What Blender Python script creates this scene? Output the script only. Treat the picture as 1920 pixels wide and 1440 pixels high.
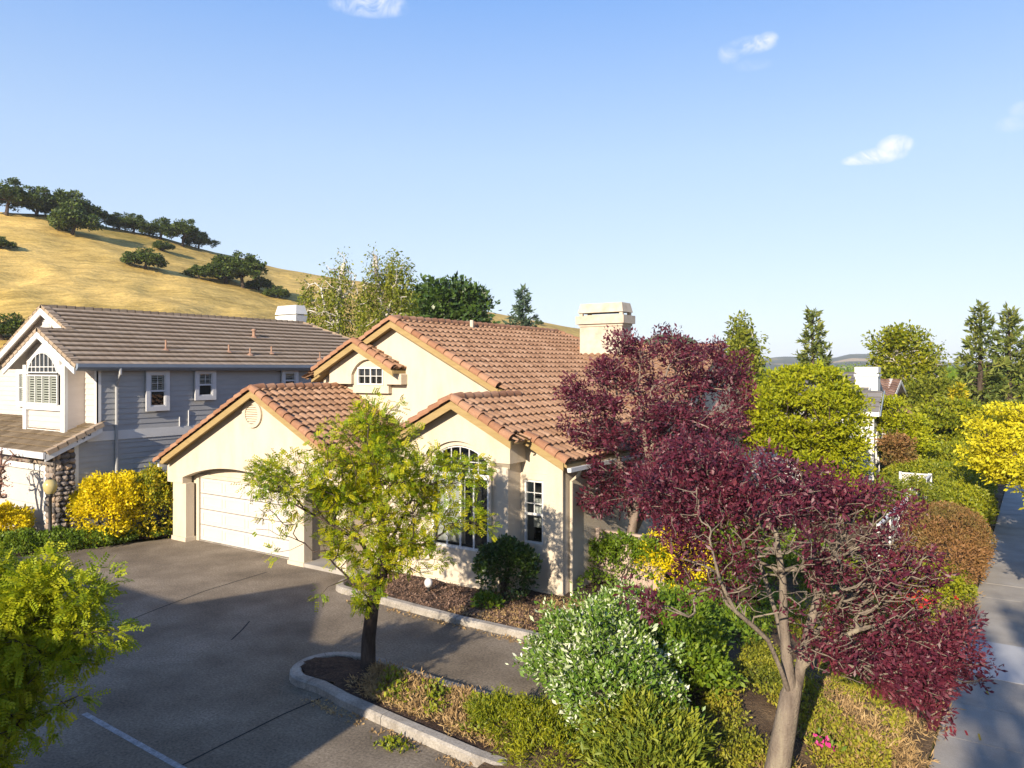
import bpy, math, random
import numpy as np
from mathutils import Vector
from mathutils.geometry import tessellate_polygon
sc = bpy.context.scene
for o in list(bpy.data.objects): bpy.data.objects.remove(o)
COL = sc.collection
# ------------------------------------------------------------------ camera, sky, sun
F_PX, CX, HY, HC = 1450.0, 960.0, 693.0, 5.78          # focal length and horizon of the 1920x1440 photograph
CAM = np.array([23.79, -15.88, HC]); TH = math.atan2(.563, .827)
FW = np.array([-math.sin(TH), math.cos(TH), 0.]); RT = np.array([math.cos(TH), math.sin(TH), 0.])
_P0 = np.array([-10.76, 26.5])                          # house corner as seen from the camera
CAM[0] = -(_P0[0]*math.cos(TH) - _P0[1]*math.sin(TH)); CAM[1] = -(_P0[0]*math.sin(TH) + _P0[1]*math.cos(TH))
cam = bpy.data.cameras.new('camera'); camo = bpy.data.objects.new('camera', cam); COL.objects.link(camo)
cam.sensor_width = 36; cam.lens = 36*F_PX/1920; cam.shift_y = -(720-HY)/1920; cam.clip_end = 20000; cam.clip_start = .1
camo.location = CAM; camo.rotation_euler = (math.pi/2, 0, TH); sc.camera = camo
SUN_EL = math.radians(21.5)
LD = np.array([-.1417, .990])                            # horizontal direction the light travels
LD /= np.hypot(*LD)
to_sun = Vector((-LD[0]*math.cos(SUN_EL), -LD[1]*math.cos(SUN_EL), math.sin(SUN_EL)))
w = bpy.data.worlds.new('World'); sc.world = w; w.use_nodes = True
nt = w.node_tree; nt.nodes.clear()
out = nt.nodes.new('ShaderNodeOutputWorld'); bg = nt.nodes.new('ShaderNodeBackground'); sky = nt.nodes.new('ShaderNodeTexSky')
sky.sky_type = 'NISHITA'; sky.sun_disc = False; sky.sun_elevation = SUN_EL
sky.sun_rotation = math.atan2(to_sun.x, to_sun.y); sky.air_density = 1.0; sky.dust_density = .6; sky.ozone_density = 2.0
bg.inputs['Strength'].default_value = .10
nt.links.new(bg.outputs[0], out.inputs[0])
sun = bpy.data.lights.new('sun', 'SUN'); suno = bpy.data.objects.new('sun', sun); COL.objects.link(suno)
sun.energy = 5.0; sun.angle = math.radians(.5); sun.color = (1.0, .87, .69)
suno.rotation_euler = to_sun.to_track_quat('Z', 'Y').to_euler(); suno.location = (0, -40, 40)
sc.view_settings.view_transform = 'Standard'; sc.view_settings.look = 'None'; sc.view_settings.exposure = 1.0; sc.view_settings.gamma = 1
sc.cycles.max_bounces = 6; sc.cycles.transparent_max_bounces = 12; sc.cycles.diffuse_bounces = 3

def P(x, y, Y):
    "point seen at photo pixel (x, y), Y metres in front of the camera"
    return CAM + FW*Y + RT*((x-CX)/F_PX*Y) + np.array([0, 0, -(y-HY)/F_PX*Y])
def G(x, y, z=0.):
    return P(x, y, (HC-z)*F_PX/(y-HY))
# clouds: small wisps in the world shader, fixed by direction
def cloud_nodes():
    N = nt.nodes.new; L = nt.links.new
    tc = N('ShaderNodeTexCoord')
    sx = N('ShaderNodeSeparateXYZ'); L(tc.outputs['Generated'], sx.inputs[0]); rp = ramp(nt, [(.78, .87, 1.), (.73, .835, 1.), (.52, .705, 1.), (.245, .475, .97), (.10, .27, .80)], [0, .064, .26, .43, 1.]); L(sx.outputs['Z'], rp.inputs[0])
    gm = N('ShaderNodeVectorMath'); gm.operation = 'SCALE'; gm.inputs['Scale'].default_value = 1/.191; L(rp.outputs[0], gm.inputs[0])
    pale = N('ShaderNodeMixRGB'); pale.inputs['Fac'].default_value = .78; L(sky.outputs[0], pale.inputs['Color1']); L(gm.outputs[0], pale.inputs['Color2']); cur = pale.outputs[0]
    no = N('ShaderNodeTexNoise'); no.inputs['Scale'].default_value = 30; no.inputs['Distortion'].default_value = 1.3; no.inputs['Detail'].default_value = 6; no.inputs['Roughness'].default_value = .62
    L(tc.outputs['Generated'], no.inputs['Vector'])
    blobs = [(1648, 292, 34, 11, .9), (1678, 273, 22, 14, 1.0), (1610, 300, 22, 7, .7), (1410, 84, 32, 12, .55), (1368, 100, 16, 14, .42), (1440, 74, 14, 10, .5),
             (690, 12, 52, 14, .6), (720, 2, 30, 12, .5), (1900, 232, 20, 10, .2), (1915, 205, 14, 10, .2), (1410, 122, 26, 8, .12)]
    tot = None
    for (x, y, rx, ry, s) in blobs:
        d = P(x, y, 1.) - CAM; d /= np.linalg.norm(d)
        r = np.cross(d, [0, 0, 1]); r /= np.linalg.norm(r); u = np.cross(r, d)
        sub = N('ShaderNodeVectorMath'); sub.operation = 'SUBTRACT'; sub.inputs[1].default_value = d; L(tc.outputs['Generated'], sub.inputs[0])
        vals = []
        for ax, rad in ((r, rx), (u, ry)):
            dot = N('ShaderNodeVectorMath'); dot.operation = 'DOT_PRODUCT'; dot.inputs[1].default_value = ax*F_PX/rad/1.35; L(sub.outputs[0], dot.inputs[0])
            sq = N('ShaderNodeMath'); sq.operation = 'MULTIPLY'; L(dot.outputs['Value'], sq.inputs[0]); L(dot.outputs['Value'], sq.inputs[1]); vals.append(sq)
        ad = N('ShaderNodeMath'); ad.operation = 'ADD'; L(vals[0].outputs[0], ad.inputs[0]); L(vals[1].outputs[0], ad.inputs[1])
        mr = N('ShaderNodeMapRange'); mr.inputs['From Min'].default_value = 1.; mr.inputs['From Max'].default_value = 0.; mr.inputs['To Max'].default_value = s; L(ad.outputs[0], mr.inputs['Value'])
        if tot is None: tot = mr.outputs[0]
        else:
            mx = N('ShaderNodeMath'); mx.operation = 'MAXIMUM'; L(tot, mx.inputs[0]); L(mr.outputs[0], mx.inputs[1]); tot = mx.outputs[0]
    nr = N('ShaderNodeMapRange'); nr.inputs['From Min'].default_value = .36; nr.inputs['From Max'].default_value = .62; nr.inputs['To Min'].default_value = .1; nr.inputs['To Max'].default_value = 1.5
    L(no.outputs['Fac'], nr.inputs['Value'])
    mu = N('ShaderNodeMath'); mu.operation = 'MULTIPLY'; mu.use_clamp = True; L(tot, mu.inputs[0]); L(nr.outputs[0], mu.inputs[1])
    m2 = N('ShaderNodeMath'); m2.operation = 'MULTIPLY'; L(mu.outputs[0], m2.inputs[0]); m2.inputs[1].default_value = .85
    mix = N('ShaderNodeMixRGB'); mix.inputs['Color2'].default_value = (5.6, 5.6, 5.8, 1); L(m2.outputs[0], mix.inputs['Fac']); L(cur, mix.inputs['Color1'])
    L(mix.outputs[0], bg.inputs['Color'])

# ------------------------------------------------------------------ materials
ALB, ALF = .76, 1.04     # overall reflectance of surfaces and of leaves
def newmat(name):
    m = bpy.data.materials.new(name); m.use_nodes = True; t = m.node_tree; t.nodes.clear()
    o = t.nodes.new('ShaderNodeOutputMaterial'); b = t.nodes.new('ShaderNodeBsdfPrincipled'); t.links.new(b.outputs[0], o.inputs[0])
    return m, t, b, o
def ramp(t, cols, pos=None):
    r = t.nodes.new('ShaderNodeValToRGB'); e = r.color_ramp.elements
    n = len(cols); pos = pos or [i/(n-1) for i in range(n)]
    while len(e) < n: e.new(.5)
    for i, c in enumerate(cols): e[i].position = pos[i]; e[i].color = (*c, 1)
    return r
def noise(t, scale, detail=4, rough=.6, vec=None, stretch=None):
    tc = t.nodes.new('ShaderNodeTexCoord'); n = t.nodes.new('ShaderNodeTexNoise')
    n.inputs['Scale'].default_value = scale; n.inputs['Detail'].default_value = detail; n.inputs['Roughness'].default_value = rough
    if stretch:
        mp = t.nodes.new('ShaderNodeMapping'); mp.inputs['Scale'].default_value = stretch
        t.links.new(tc.outputs['Object'], mp.inputs['Vector']); t.links.new(mp.outputs[0], n.inputs['Vector'])
    else: t.links.new(tc.outputs['Object'], n.inputs['Vector'])
    return n
def pm(name, cols, scale=3, rough=.8, bump=0, bscale=40, spread=(.3, .7), detail=5, spec=.3, attr=None, stretch=None, fine=0, fscale=60, metallic=0, bdist=.02):
    """surface whose colour runs through cols by noise (or by the per-face value attr); fine adds a speckle"""
    m, t, b, o = newmat(name); L = t.links.new; cols = [tuple(x*ALB for x in c) for c in cols]
    n = noise(t, scale, detail, .6, stretch=stretch)
    k = len(cols); ps = [spread[0]+(spread[1]-spread[0])*i/max(1, k-1) for i in range(k)]
    if k == 1: cols = [cols[0], cols[0]]; ps = [.3, .7]
    r = ramp(t, cols, ps); src = n.outputs['Fac']
    if attr:
        a = t.nodes.new('ShaderNodeAttribute'); a.attribute_name = attr
        mx = t.nodes.new('ShaderNodeMath'); mx.operation = 'MULTIPLY_ADD'; mx.inputs[1].default_value = .55; L(a.outputs['Fac'], mx.inputs[0])
        ms = t.nodes.new('ShaderNodeMath'); ms.operation = 'MULTIPLY_ADD'; ms.inputs[1].default_value = .9; ms.inputs[2].default_value = -.22; L(n.outputs['Fac'], ms.inputs[0]); L(ms.outputs[0], mx.inputs[2])
        src = mx.outputs[0]
    L(src, r.inputs[0]); c = r.outputs[0]
    if fine:
        f = noise(t, fscale, 2, .7); mr = t.nodes.new('ShaderNodeMapRange'); mr.inputs['From Min'].default_value = .3; mr.inputs['From Max'].default_value = .7
        mr.inputs['To Min'].default_value = 1-fine; mr.inputs['To Max'].default_value = 1+fine; L(f.outputs['Fac'], mr.inputs['Value'])
        vm = t.nodes.new('ShaderNodeVectorMath'); vm.operation = 'SCALE'; L(c, vm.inputs[0]); L(mr.outputs[0], vm.inputs['Scale']); c = vm.outputs[0]
    L(c, b.inputs['Base Color'])
    b.inputs['Roughness'].default_value = rough; b.inputs['Specular IOR Level'].default_value = spec; b.inputs['Metallic'].default_value = metallic
    if bump:
        bn = noise(t, bscale, 4, .65); bp = t.nodes.new('ShaderNodeBump'); bp.inputs['Strength'].default_value = bump; bp.inputs['Distance'].default_value = bdist
        L(bn.outputs['Fac'], bp.inputs['Height']); L(bp.outputs[0], b.inputs['Normal'])
    return m
def leafmat(name, cols, trans=.3, spec=.25, rough=.55, patch=.35, pscale=.9, pos=None):
    m, t, b, o = newmat(name); L = t.links.new
    cols = [tuple(x*ALF for x in c) for c in cols]
    a = t.nodes.new('ShaderNodeAttribute'); a.attribute_name = 'rnd'
    n = noise(t, pscale, 3, .6)
    mx = t.nodes.new('ShaderNodeMath'); mx.operation = 'MULTIPLY_ADD'; mx.inputs[1].default_value = 1-patch; L(a.outputs['Fac'], mx.inputs[0])
    ms = t.nodes.new('ShaderNodeMapRange'); ms.inputs['From Min'].default_value = .3; ms.inputs['From Max'].default_value = .7; ms.inputs['To Max'].default_value = patch; L(n.outputs['Fac'], ms.inputs['Value']); L(ms.outputs[0], mx.inputs[2])
    r = ramp(t, cols, pos); L(mx.outputs[0], r.inputs[0]); L(r.outputs[0], b.inputs['Base Color'])
    b.inputs['Roughness'].default_value = rough; b.inputs['Specular IOR Level'].default_value = spec
    tr = t.nodes.new('ShaderNodeBsdfTranslucent'); L(r.outputs[0], tr.inputs['Color'])
    mi = t.nodes.new('ShaderNodeMixShader'); mi.inputs[0].default_value = trans; L(b.outputs[0], mi.inputs[1]); L(tr.outputs[0], mi.inputs[2]); L(mi.outputs[0], o.inputs[0])
    return m
cloud_nodes()
M = {}
M['stucco'] = pm('cream_stucco', [(.52, .425, .31), (.63, .53, .40), (.68, .585, .455), (.71, .615, .48)], 2.2, .9, .5, 50, fine=.08, fscale=70, stretch=(1, 1, .3), spread=(.16, .72), detail=8)
M['trim'] = pm('olive_tan_trim', [(.34, .235, .095), (.42, .30, .135)], 2.5, .7, .1, 30, stretch=(1, 1, 6))
M['tile'] = pm('terracotta_tile', [(.20, .106, .058), (.32, .181, .105), (.37, .218, .131), (.44, .278, .18)], 5, .8, .25, 70, spread=(.08, .92), attr='rnd', fine=.12, fscale=45)
M['cap'] = pm('terracotta_cap', [(.27, .125, .064), (.35, .175, .095), (.42, .235, .14)], 5, .75, .2, 60, spread=(.1, .85), attr='rnd', fine=.1, fscale=40)
M['white'] = pm('white_paint', [(.72, .71, .68), (.79, .78, .75)], 2, .5, .05, 30)
M['garage'] = pm('garage_door_paint', [(.635, .585, .535), (.675, .625, .575)], 1.5, .5, .04, 30)
M['siding'] = pm('grey_siding_paint', [(.385, .385, .38), (.45, .448, .442)], 1.5, .75, .15, 25, stretch=(1, 1, 5), fine=.04)
M['sidinglight'] = pm('beige_siding_paint', [(.60, .53, .47), (.66, .59, .53)], 1.5, .75, .1, 25, stretch=(1, 1, 5))
M['shingle'] = pm('brown_roof_tile', [(.335, .248, .168), (.39, .295, .205), (.44, .345, .25)], 4, .85, .2, 50, spread=(.05, .95), attr='rnd', fine=.12, fscale=50)
M['gutter'] = pm('blue_grey_gutter', [(.20, .245, .31), (.24, .285, .35)], 2, .45)
M['gwhite'] = pm('grey_white_trim', [(.62, .62, .63), (.70, .70, .70)], 2, .6)
M['pipe'] = pm('rusty_pipe', [(.30, .17, .11), (.42, .26, .18)], 6, .7)
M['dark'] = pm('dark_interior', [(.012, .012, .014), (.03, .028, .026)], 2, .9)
M['blind'] = pm('white_blind', [(.62, .61, .57), (.72, .71, .66)], 2, .6)
M['stone'] = None
M['asphalt'] = pm('asphalt', [(.135, .107, .076), (.205, .166, .12), (.29, .24, .177)], .6, .9, .5, 120, spread=(.32, .68), fine=.4, fscale=22, detail=9, bdist=.01)
M['concrete'] = pm('concrete', [(.29, .265, .235), (.38, .35, .31), (.45, .42, .375)], 1.1, .85, .25, 60, fine=.12, fscale=60, spread=(.25, .75))
M['kerb'] = pm('kerb_concrete', [(.20, .175, .145), (.35, .315, .27), (.47, .435, .38)], 2.2, .85, .5, 40, fine=.25, fscale=26, spread=(.25, .75))
M['newcon'] = pm('pale_concrete', [(.44, .45, .47), (.54, .545, .56)], 1, .85, .1, 60, fine=.06)
M['mulch'] = pm('bark_mulch', [(.028, .016, .011), (.07, .04, .027), (.14, .085, .055)], 16, .95, 1., 40, spread=(.3, .75), fine=.5, fscale=50, bdist=.05)
M['soil'] = pm('dry_soil', [(.07, .042, .024), (.15, .095, .05), (.25, .17, .09)], 1.3, .95, .9, 22, spread=(.3, .72), fine=.45, fscale=35, bdist=.05)
M['ground'] = pm('dry_ground', [(.06, .07, .02), (.12, .11, .035), (.2, .15, .06)], .05, .95, .5, 2)
M['linepaint'] = pm('worn_line_paint', [(.22, .225, .225), (.42, .43, .43)], 7, .8, fine=.3, fscale=30)
M['bark'] = pm('brown_bark', [(.035, .024, .018), (.08, .056, .042), (.14, .105, .082)], 9, .9, .9, 26, stretch=(1, 1, .25), bdist=.03)
M['barkpale'] = pm('pale_grey_bark', [(.13, .095, .075), (.25, .19, .15), (.36, .28, .225)], 7, .9, .7, 24, stretch=(1, 1, .25), bdist=.03)
M['barklichen'] = pm('lichen_bark', [(.13, .10, .08), (.23, .185, .145), (.33, .285, .205)], 6, .9, .9, 26, stretch=(1, 1, .2), bdist=.03)
M['birch'] = pm('white_birch_bark', [(.20, .17, .14), (.58, .53, .47), (.68, .63, .58)], 3, .8, .2, 20, spread=(.3, .6))
M['pinkbark'] = pm('pinkish_bark', [(.24, .14, .10), (.38, .24, .18)], 7, .8, .3, 30)
M['black'] = pm('black_metal', [(.018, .017, .017), (.03, .03, .03)], 4, .5)
M['amber'] = pm('amber_globe', [(.50, .40, .16), (.62, .52, .24)], 3, .25)
M['globe'] = pm('white_globe', [(.75, .75, .74), (.8, .8, .8)], 3, .3)
def glassmat():
    m, t, b, o = newmat('window_glass'); L = t.links.new; t.nodes.remove(b)
    tr = t.nodes.new('ShaderNodeBsdfTransparent'); tr.inputs[0].default_value = (.78, .82, .82, 1); gl = t.nodes.new('ShaderNodeBsdfGlossy'); gl.inputs['Roughness'].default_value = .02
    fr = t.nodes.new('ShaderNodeFresnel'); fr.inputs[0].default_value = 1.52; mi = t.nodes.new('ShaderNodeMixShader')
    ad = t.nodes.new('ShaderNodeMath'); ad.operation = 'ADD'; ad.inputs[1].default_value = .05; L(fr.outputs[0], ad.inputs[0])
    L(ad.outputs[0], mi.inputs[0]); L(tr.outputs[0], mi.inputs[1]); L(gl.outputs[0], mi.inputs[2]); L(mi.outputs[0], o.inputs[0]); return m
M['glass'] = glassmat()
def stonemat():
    m, t, b, o = newmat('river_rock'); L = t.links.new
    a = t.nodes.new('ShaderNodeAttribute'); a.attribute_name = 'rnd'
    r = ramp(t, [(.05, .045, .045), (.16, .14, .13), (.26, .21, .17), (.36, .25, .16)]); L(a.outputs['Fac'], r.inputs[0]); L(r.outputs[0], b.inputs['Base Color']); b.inputs['Roughness'].default_value = .75; return m
M['stone'] = stonemat()
def grassmat():
    m, t, b, o = newmat('golden_hill_grass'); L = t.links.new
    n1 = noise(t, .035, 6, .65, stretch=(1, 1, 1)); n2 = noise(t, .45, 5, .7, stretch=(1.6, .5, 1.)); n3 = noise(t, 2.4, 3, .7)
    r1 = ramp(t, [(.26, .20, .05), (.46, .32, .09), (.62, .43, .135), (.52, .345, .10)], [.3, .45, .6, .75]); L(n1.outputs['Fac'], r1.inputs[0])
    mr = t.nodes.new('ShaderNodeMapRange'); mr.inputs['From Min'].default_value = .3; mr.inputs['From Max'].default_value = .7; mr.inputs['To Min'].default_value = .55; mr.inputs['To Max'].default_value = 1.2; L(n2.outputs['Fac'], mr.inputs['Value'])
    mr2 = t.nodes.new('ShaderNodeMapRange'); mr2.inputs['From Min'].default_value = .3; mr2.inputs['From Max'].default_value = .7; mr2.inputs['To Min'].default_value = .8; mr2.inputs['To Max'].default_value = 1.15; L(n3.outputs['Fac'], mr2.inputs['Value'])
    mm = t.nodes.new('ShaderNodeMath'); mm.operation = 'MULTIPLY'; L(mr.outputs[0], mm.inputs[0]); L(mr2.outputs[0], mm.inputs[1])
    vm = t.nodes.new('ShaderNodeVectorMath'); vm.operation = 'SCALE'; L(r1.outputs[0], vm.inputs[0]); L(mm.outputs[0], vm.inputs['Scale']); L(vm.outputs[0], b.inputs['Base Color'])
    b.inputs['Roughness'].default_value = .95; b.inputs['Specular IOR Level'].default_value = .1
    bp = t.nodes.new('ShaderNodeBump'); bp.inputs['Strength'].default_value = .9; bp.inputs['Distance'].default_value = .5; L(n2.outputs['Fac'], bp.inputs['Height']); L(bp.outputs[0], b.inputs['Normal'])
    return m
M['hillgrass'] = grassmat()
def farmat():
    m, t, b, o = newmat('far_hill_cover'); L = t.links.new
    n1 = noise(t, .0045, 5, .6); r1 = ramp(t, [(.028, .04, .022), (.04, .052, .028), (.34, .24, .12), (.40, .28, .15)], [.3, .55, .6, .8]); L(n1.outputs['Fac'], r1.inputs[0]); L(r1.outputs[0], b.inputs['Base Color'])
    b.inputs['Roughness'].default_value = 1; b.inputs['Specular IOR Level'].default_value = 0; return m
M['far'] = farmat()

# ------------------------------------------------------------------ object helpers
def tag(o, label=None, cat=None, group=None, kind=None):
    if label: o['label'] = label
    if cat: o['category'] = cat
    if group: o['group'] = group
    if kind: o['kind'] = kind
    return o
def thing(name, label, cat, loc, group=None):
    o = bpy.data.objects.new(name, None); COL.objects.link(o); o.location = loc; o.empty_display_size = .2
    return tag(o, label, cat, group)
def mesh_np(name, verts, quads, mat, parent=None, rnd=None, tris=None, smooth=False):
    """verts in world coordinates; linked as one mesh object under parent"""
    verts = np.asarray(verts, np.float32).reshape(-1, 3)
    off = np.array(parent.matrix_world.translation if parent else (0, 0, 0), np.float32)
    if parent:
        p = parent; off = np.zeros(3, np.float32)
        while p: off += np.array(p.location, np.float32); p = p.parent
    me = bpy.data.meshes.new(name); nq = 0 if quads is None else len(quads); ntr = 0 if tris is None else len(tris)
    me.vertices.add(len(verts)); me.vertices.foreach_set('co', (verts-off).ravel())
    idx = []
    if nq: idx.append(np.asarray(quads, np.int32).ravel())
    if ntr: idx.append(np.asarray(tris, np.int32).ravel())
    idx = np.concatenate(idx); me.loops.add(len(idx)); me.loops.foreach_set('vertex_index', idx)
    st = np.concatenate([np.arange(nq)*4, nq*4+np.arange(ntr)*3]).astype(np.int32)
    me.polygons.add(nq+ntr); me.polygons.foreach_set('loop_start', st)
    if smooth: me.polygons.foreach_set('use_smooth', np.ones(nq+ntr, bool))
    if rnd is not None:
        a = me.attributes.new('rnd', 'FLOAT', 'FACE'); a.data.foreach_set('value', np.asarray(rnd, np.float32))
    me.update(); me.validate(); me.materials.append(mat)
    o = bpy.data.objects.new(name, me); COL.objects.link(o)
    if parent: o.parent = parent
    return o
class MB:
    "collects faces and links them as one mesh object"
    def __init__(s, m=None): s.v = []; s.f = []; s.r = []; s.m = m or (lambda p: p); s.cur = .5
    def add(s, vs, fs, r=None):
        b = len(s.v); s.v += [tuple(s.m(p)) for p in vs]; s.f += [tuple(i+b for i in f) for f in fs]; s.r += [s.cur if r is None else r]*len(fs)
    def box(s, x0, x1, y0, y1, z0, z1, r=None):
        s.add([(x0, y0, z0), (x1, y0, z0), (x1, y1, z0), (x0, y1, z0), (x0, y0, z1), (x1, y0, z1), (x1, y1, z1), (x0, y1, z1)],
              [(0, 3, 2, 1), (4, 5, 6, 7), (0, 1, 5, 4), (1, 2, 6, 5), (2, 3, 7, 6), (3, 0, 4, 7)], r)
    def plate(s, loops, y0, y1):
        "loops of (x, z) - the first the outline, the others holes - between depth y0 (front) and y1"
        L3 = [[Vector((x, z, 0)) for x, z in lp] for lp in loops]; tri = tessellate_polygon(L3); flat = [p for lp in loops for p in lp]
        n = len(flat); vs = [(x, y0, z) for x, z in flat]+[(x, y1, z) for x, z in flat]
        fs = [tuple(t) for t in tri]+[tuple(i+n for i in reversed(t)) for t in tri]; b = 0
        for lp in loops:
            k = len(lp)
            for i in range(k): j = (i+1) % k; fs.append((b+i, b+j, b+j+n, b+i+n))
            b += k
        s.add(vs, fs)
    def poly(s, pts, r=None): s.add(pts, [tuple(range(len(pts)))], r)
    def extrude(s, pts, d):
        n = len(pts); d = np.array(d); s.add([tuple(p) for p in pts]+[tuple(np.array(p)+d) for p in pts],
              [tuple(range(n)), tuple(range(2*n-1, n-1, -1))]+[(i, (i+1) % n, (i+1) % n+n, i+n) for i in range(n)])
    def tube(s, path, rad, n=8, cap=True, r=None):
        path = [np.array(p, float) for p in path]; k = len(path); rad = rad if hasattr(rad, '__len__') else [rad]*k; vs = []; prev = None
        for i in range(k):
            d = path[min(i+1, k-1)]-path[max(i-1, 0)]; d /= np.linalg.norm(d)+1e-9
            a = np.cross(d, (0, 0, 1) if abs(d[2]) < .9 else (1, 0, 0)) if prev is None else prev-d*np.dot(prev, d)
            a /= np.linalg.norm(a)+1e-9; prev = a; b = np.cross(d, a)
            vs += [tuple(path[i]+rad[i]*(math.cos(q)*a+math.sin(q)*b)) for q in np.arange(n)*2*math.pi/n]
        fs = [(i*n+j, i*n+(j+1) % n, (i+1)*n+(j+1) % n, (i+1)*n+j) for i in range(k-1) for j in range(n)]
        if cap: fs += [tuple(range(n-1, -1, -1)), tuple(range((k-1)*n, k*n))]
        s.add(vs, fs, r)
    def lathe(s, prof, c, n=16):
        vs = [(c[0]+r*math.cos(q), c[1]+r*math.sin(q), c[2]+z) for r, z in prof for q in np.arange(n)*2*math.pi/n]; k = len(prof)
        s.add(vs, [(i*n+j, i*n+(j+1) % n, (i+1)*n+(j+1) % n, (i+1)*n+j) for i in range(k-1) for j in range(n)])
    def build(s, name, mat, parent=None, smooth=False):
        off = np.zeros(3); p = parent
        while p: off += np.array(p.location); p = p.parent
        me = bpy.data.meshes.new(name); me.from_pydata([tuple(np.array(v)-off) for v in s.v], [], s.f); me.materials.append(mat)
        a = me.attributes.new('rnd', 'FLOAT', 'FACE'); a.data.foreach_set('value', np.array(s.r, np.float32))
        if smooth: me.polygons.foreach_set('use_smooth', np.ones(len(me.polygons), bool))
        me.update(); o = bpy.data.objects.new(name, me); COL.objects.link(o)
        if parent: o.parent = parent
        return o
def arc(x0, x1, z, rise, n=14):
    "points of a segmental arch from (x0, z) up and over to (x1, z)"
    c = (x1-x0)/2; R = (c*c+rise*rise)/(2*rise); cz = z+rise-R; a0 = math.asin(min(1, c/R)); a0 = a0 if rise <= c else math.pi-a0
    return [((x0+x1)/2+R*math.sin(t), cz+R*math.cos(t)) for t in np.linspace(-a0, a0, n)]
RS = np.random.RandomState(7)

# ------------------------------------------------------------------ roofs
def tiles(mb, O, e, s_, inside, a1, b1, w=.285, ex=.37, amp=.072, ns=8, lift=.062, flat=False):
    """barrel-tile courses over the slope from O along e (a) and up s_ (b); inside(p) trims it"""
    O = np.array(O, float); e = np.array(e, float); s_ = np.array(s_, float)/np.linalg.norm(s_); n = np.cross(e, s_)
    na = int(round(a1/w*ns)); A = np.arange(na+1)*w/ns; t = (np.arange(na+1) % ns)/ns
    h = amp*np.sin(np.pi*np.clip(t/.78, 0, 1))**.75 if not flat else np.where((np.arange(na+1) % ns) == 0, -.006, 0.)
    j = 0
    while j*ex < b1:
        b0 = j*ex; bt = min(b0+ex+.02, b1+.02); jit = RS.rand(na//ns+2)
        rows = [O+np.outer(A, e)+s_*b+np.outer(h*k+q, n) for b, k, q in ((b0+.07, .9, -.03), (b0, 1, lift*.45), (b0+.012, 1, lift), (bt, 1, 0.))]
        for i in range(na):
            pc = (rows[2][i]+rows[3][i+1])/2
            if not inside(pc): continue
            rr = float(jit[i//ns]); q = []
            for k in range(3): q.append([rows[k][i], rows[k][i+1], rows[k+1][i+1], rows[k+1][i]])
            mb.add([p for f in q for p in f], [(0, 1, 2, 3), (4, 5, 6, 7), (8, 9, 10, 11)], rr)
        j += 1
def barrels(mb, p0, p1, r=.145, L=.37, n=10):
    "overlapping cap tiles from the low end p0 to the high end p1"
    p0 = np.array(p0, float); p1 = np.array(p1, float); D = np.linalg.norm(p1-p0); d = (p1-p0)/D; k = max(1, int(round(D/L))); L = D/k
    a = np.cross(d, (0, 0, 1)); a /= np.linalg.norm(a); b = np.cross(a, d)
    for i in range(k):
        q = np.linspace(-.25, math.pi+.25, n); vs = []; jt = RS.uniform(-.008, .008, 3)
        for s, rr, lf in ((0, r-.018, 0), (0, r, 0), (L+.05, r*.77, -.02)):
            c = p0+d*(i*L+s)+b*lf+jt*.6; vs += [c+rr*(math.cos(t)*a+math.sin(t)*b) for t in q]
        mb.add(vs, [(k2*n+t, k2*n+t+1, (k2+1)*n+t+1, (k2+1)*n+t) for k2 in (0, 1) for t in range(n-1)], RS.rand())
SL = 1/math.hypot(1, .5)
def slopeR(mb, ue, ze, v0, v1, ur, inside=lambda p: True, p=.5, **k):  # faces +u; eave at ue, climbs to ur
    tiles(mb, (ue, v0, ze), (0, 1, 0), (-1, 0, p), inside, v1-v0, (ue-ur)*math.hypot(1, p), **k)
def slopeL(mb, ue, ze, v0, v1, ur, inside=lambda p: True, p=.5, **k):  # faces -u
    tiles(mb, (ue, v1, ze), (0, -1, 0), (1, 0, p), inside, v1-v0, (ur-ue)*math.hypot(1, p), **k)
def slopeF(mb, ve, ze, u0, u1, vr, inside=lambda p: True, p=.5, **k):  # faces -v
    tiles(mb, (u0, ve, ze), (1, 0, 0), (0, 1, p), inside, u1-u0, (vr-ve)*math.hypot(1, p), **k)
def fascia(mb, x0, z0, x1, z1, y, d=.2, t=.05):
    "sloping board, its top edge from (x0, z0) to (x1, z1), front face at depth y"
    mb.extrude([(x0, y, z0), (x1, y, z1), (x1, y, z1-d), (x0, y, z0-d)], (0, t, 0))

# ------------------------------------------------------------------ the ground
def sheet(name, pts, z, mat, thick=0.):
    mb = MB()
    L3 = [[Vector((p[0], p[1], 0)) for p in pts]]; tri = tessellate_polygon(L3); n = len(pts)
    vs = [(p[0], p[1], z) for p in pts]
    fs = [tuple(t) for t in tri]
    for i, f in enumerate(fs):
        a, b, c = [np.array(vs[k]) for k in f]
        if np.cross(b-a, c-a)[2] < 0: fs[i] = f[::-1]
    if thick:
        vs += [(p[0], p[1], z-thick) for p in pts]; fs += [(i, (i+1) % n, (i+1) % n+n, i+n) for i in range(n)]
    mb.add(vs, fs); return tag(mb.build(name, mat), kind='structure')
def circ(c, r, a0, a1, n=10): return [(c[0]+r*math.cos(math.radians(a)), c[1]+r*math.sin(math.radians(a))) for a in np.linspace(a0, a1, n)]
base = sheet('ground', [(-4100, -600), (4100, -600), (4100, 5100), (-4100, 5100)], -.06, M['ground'])
sheet('driveway', [(-8.5, -30), (16.8, -30), (16.8, -7.2), (19, -4.6), (19, -2.2), (14, -.7), (5.9, -.3), (.1, .1), (-.75, -.55), (-1.2, -1.9), (-2.1, -4.6), (-8.5, -6.2)], .0, M['asphalt'])
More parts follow.
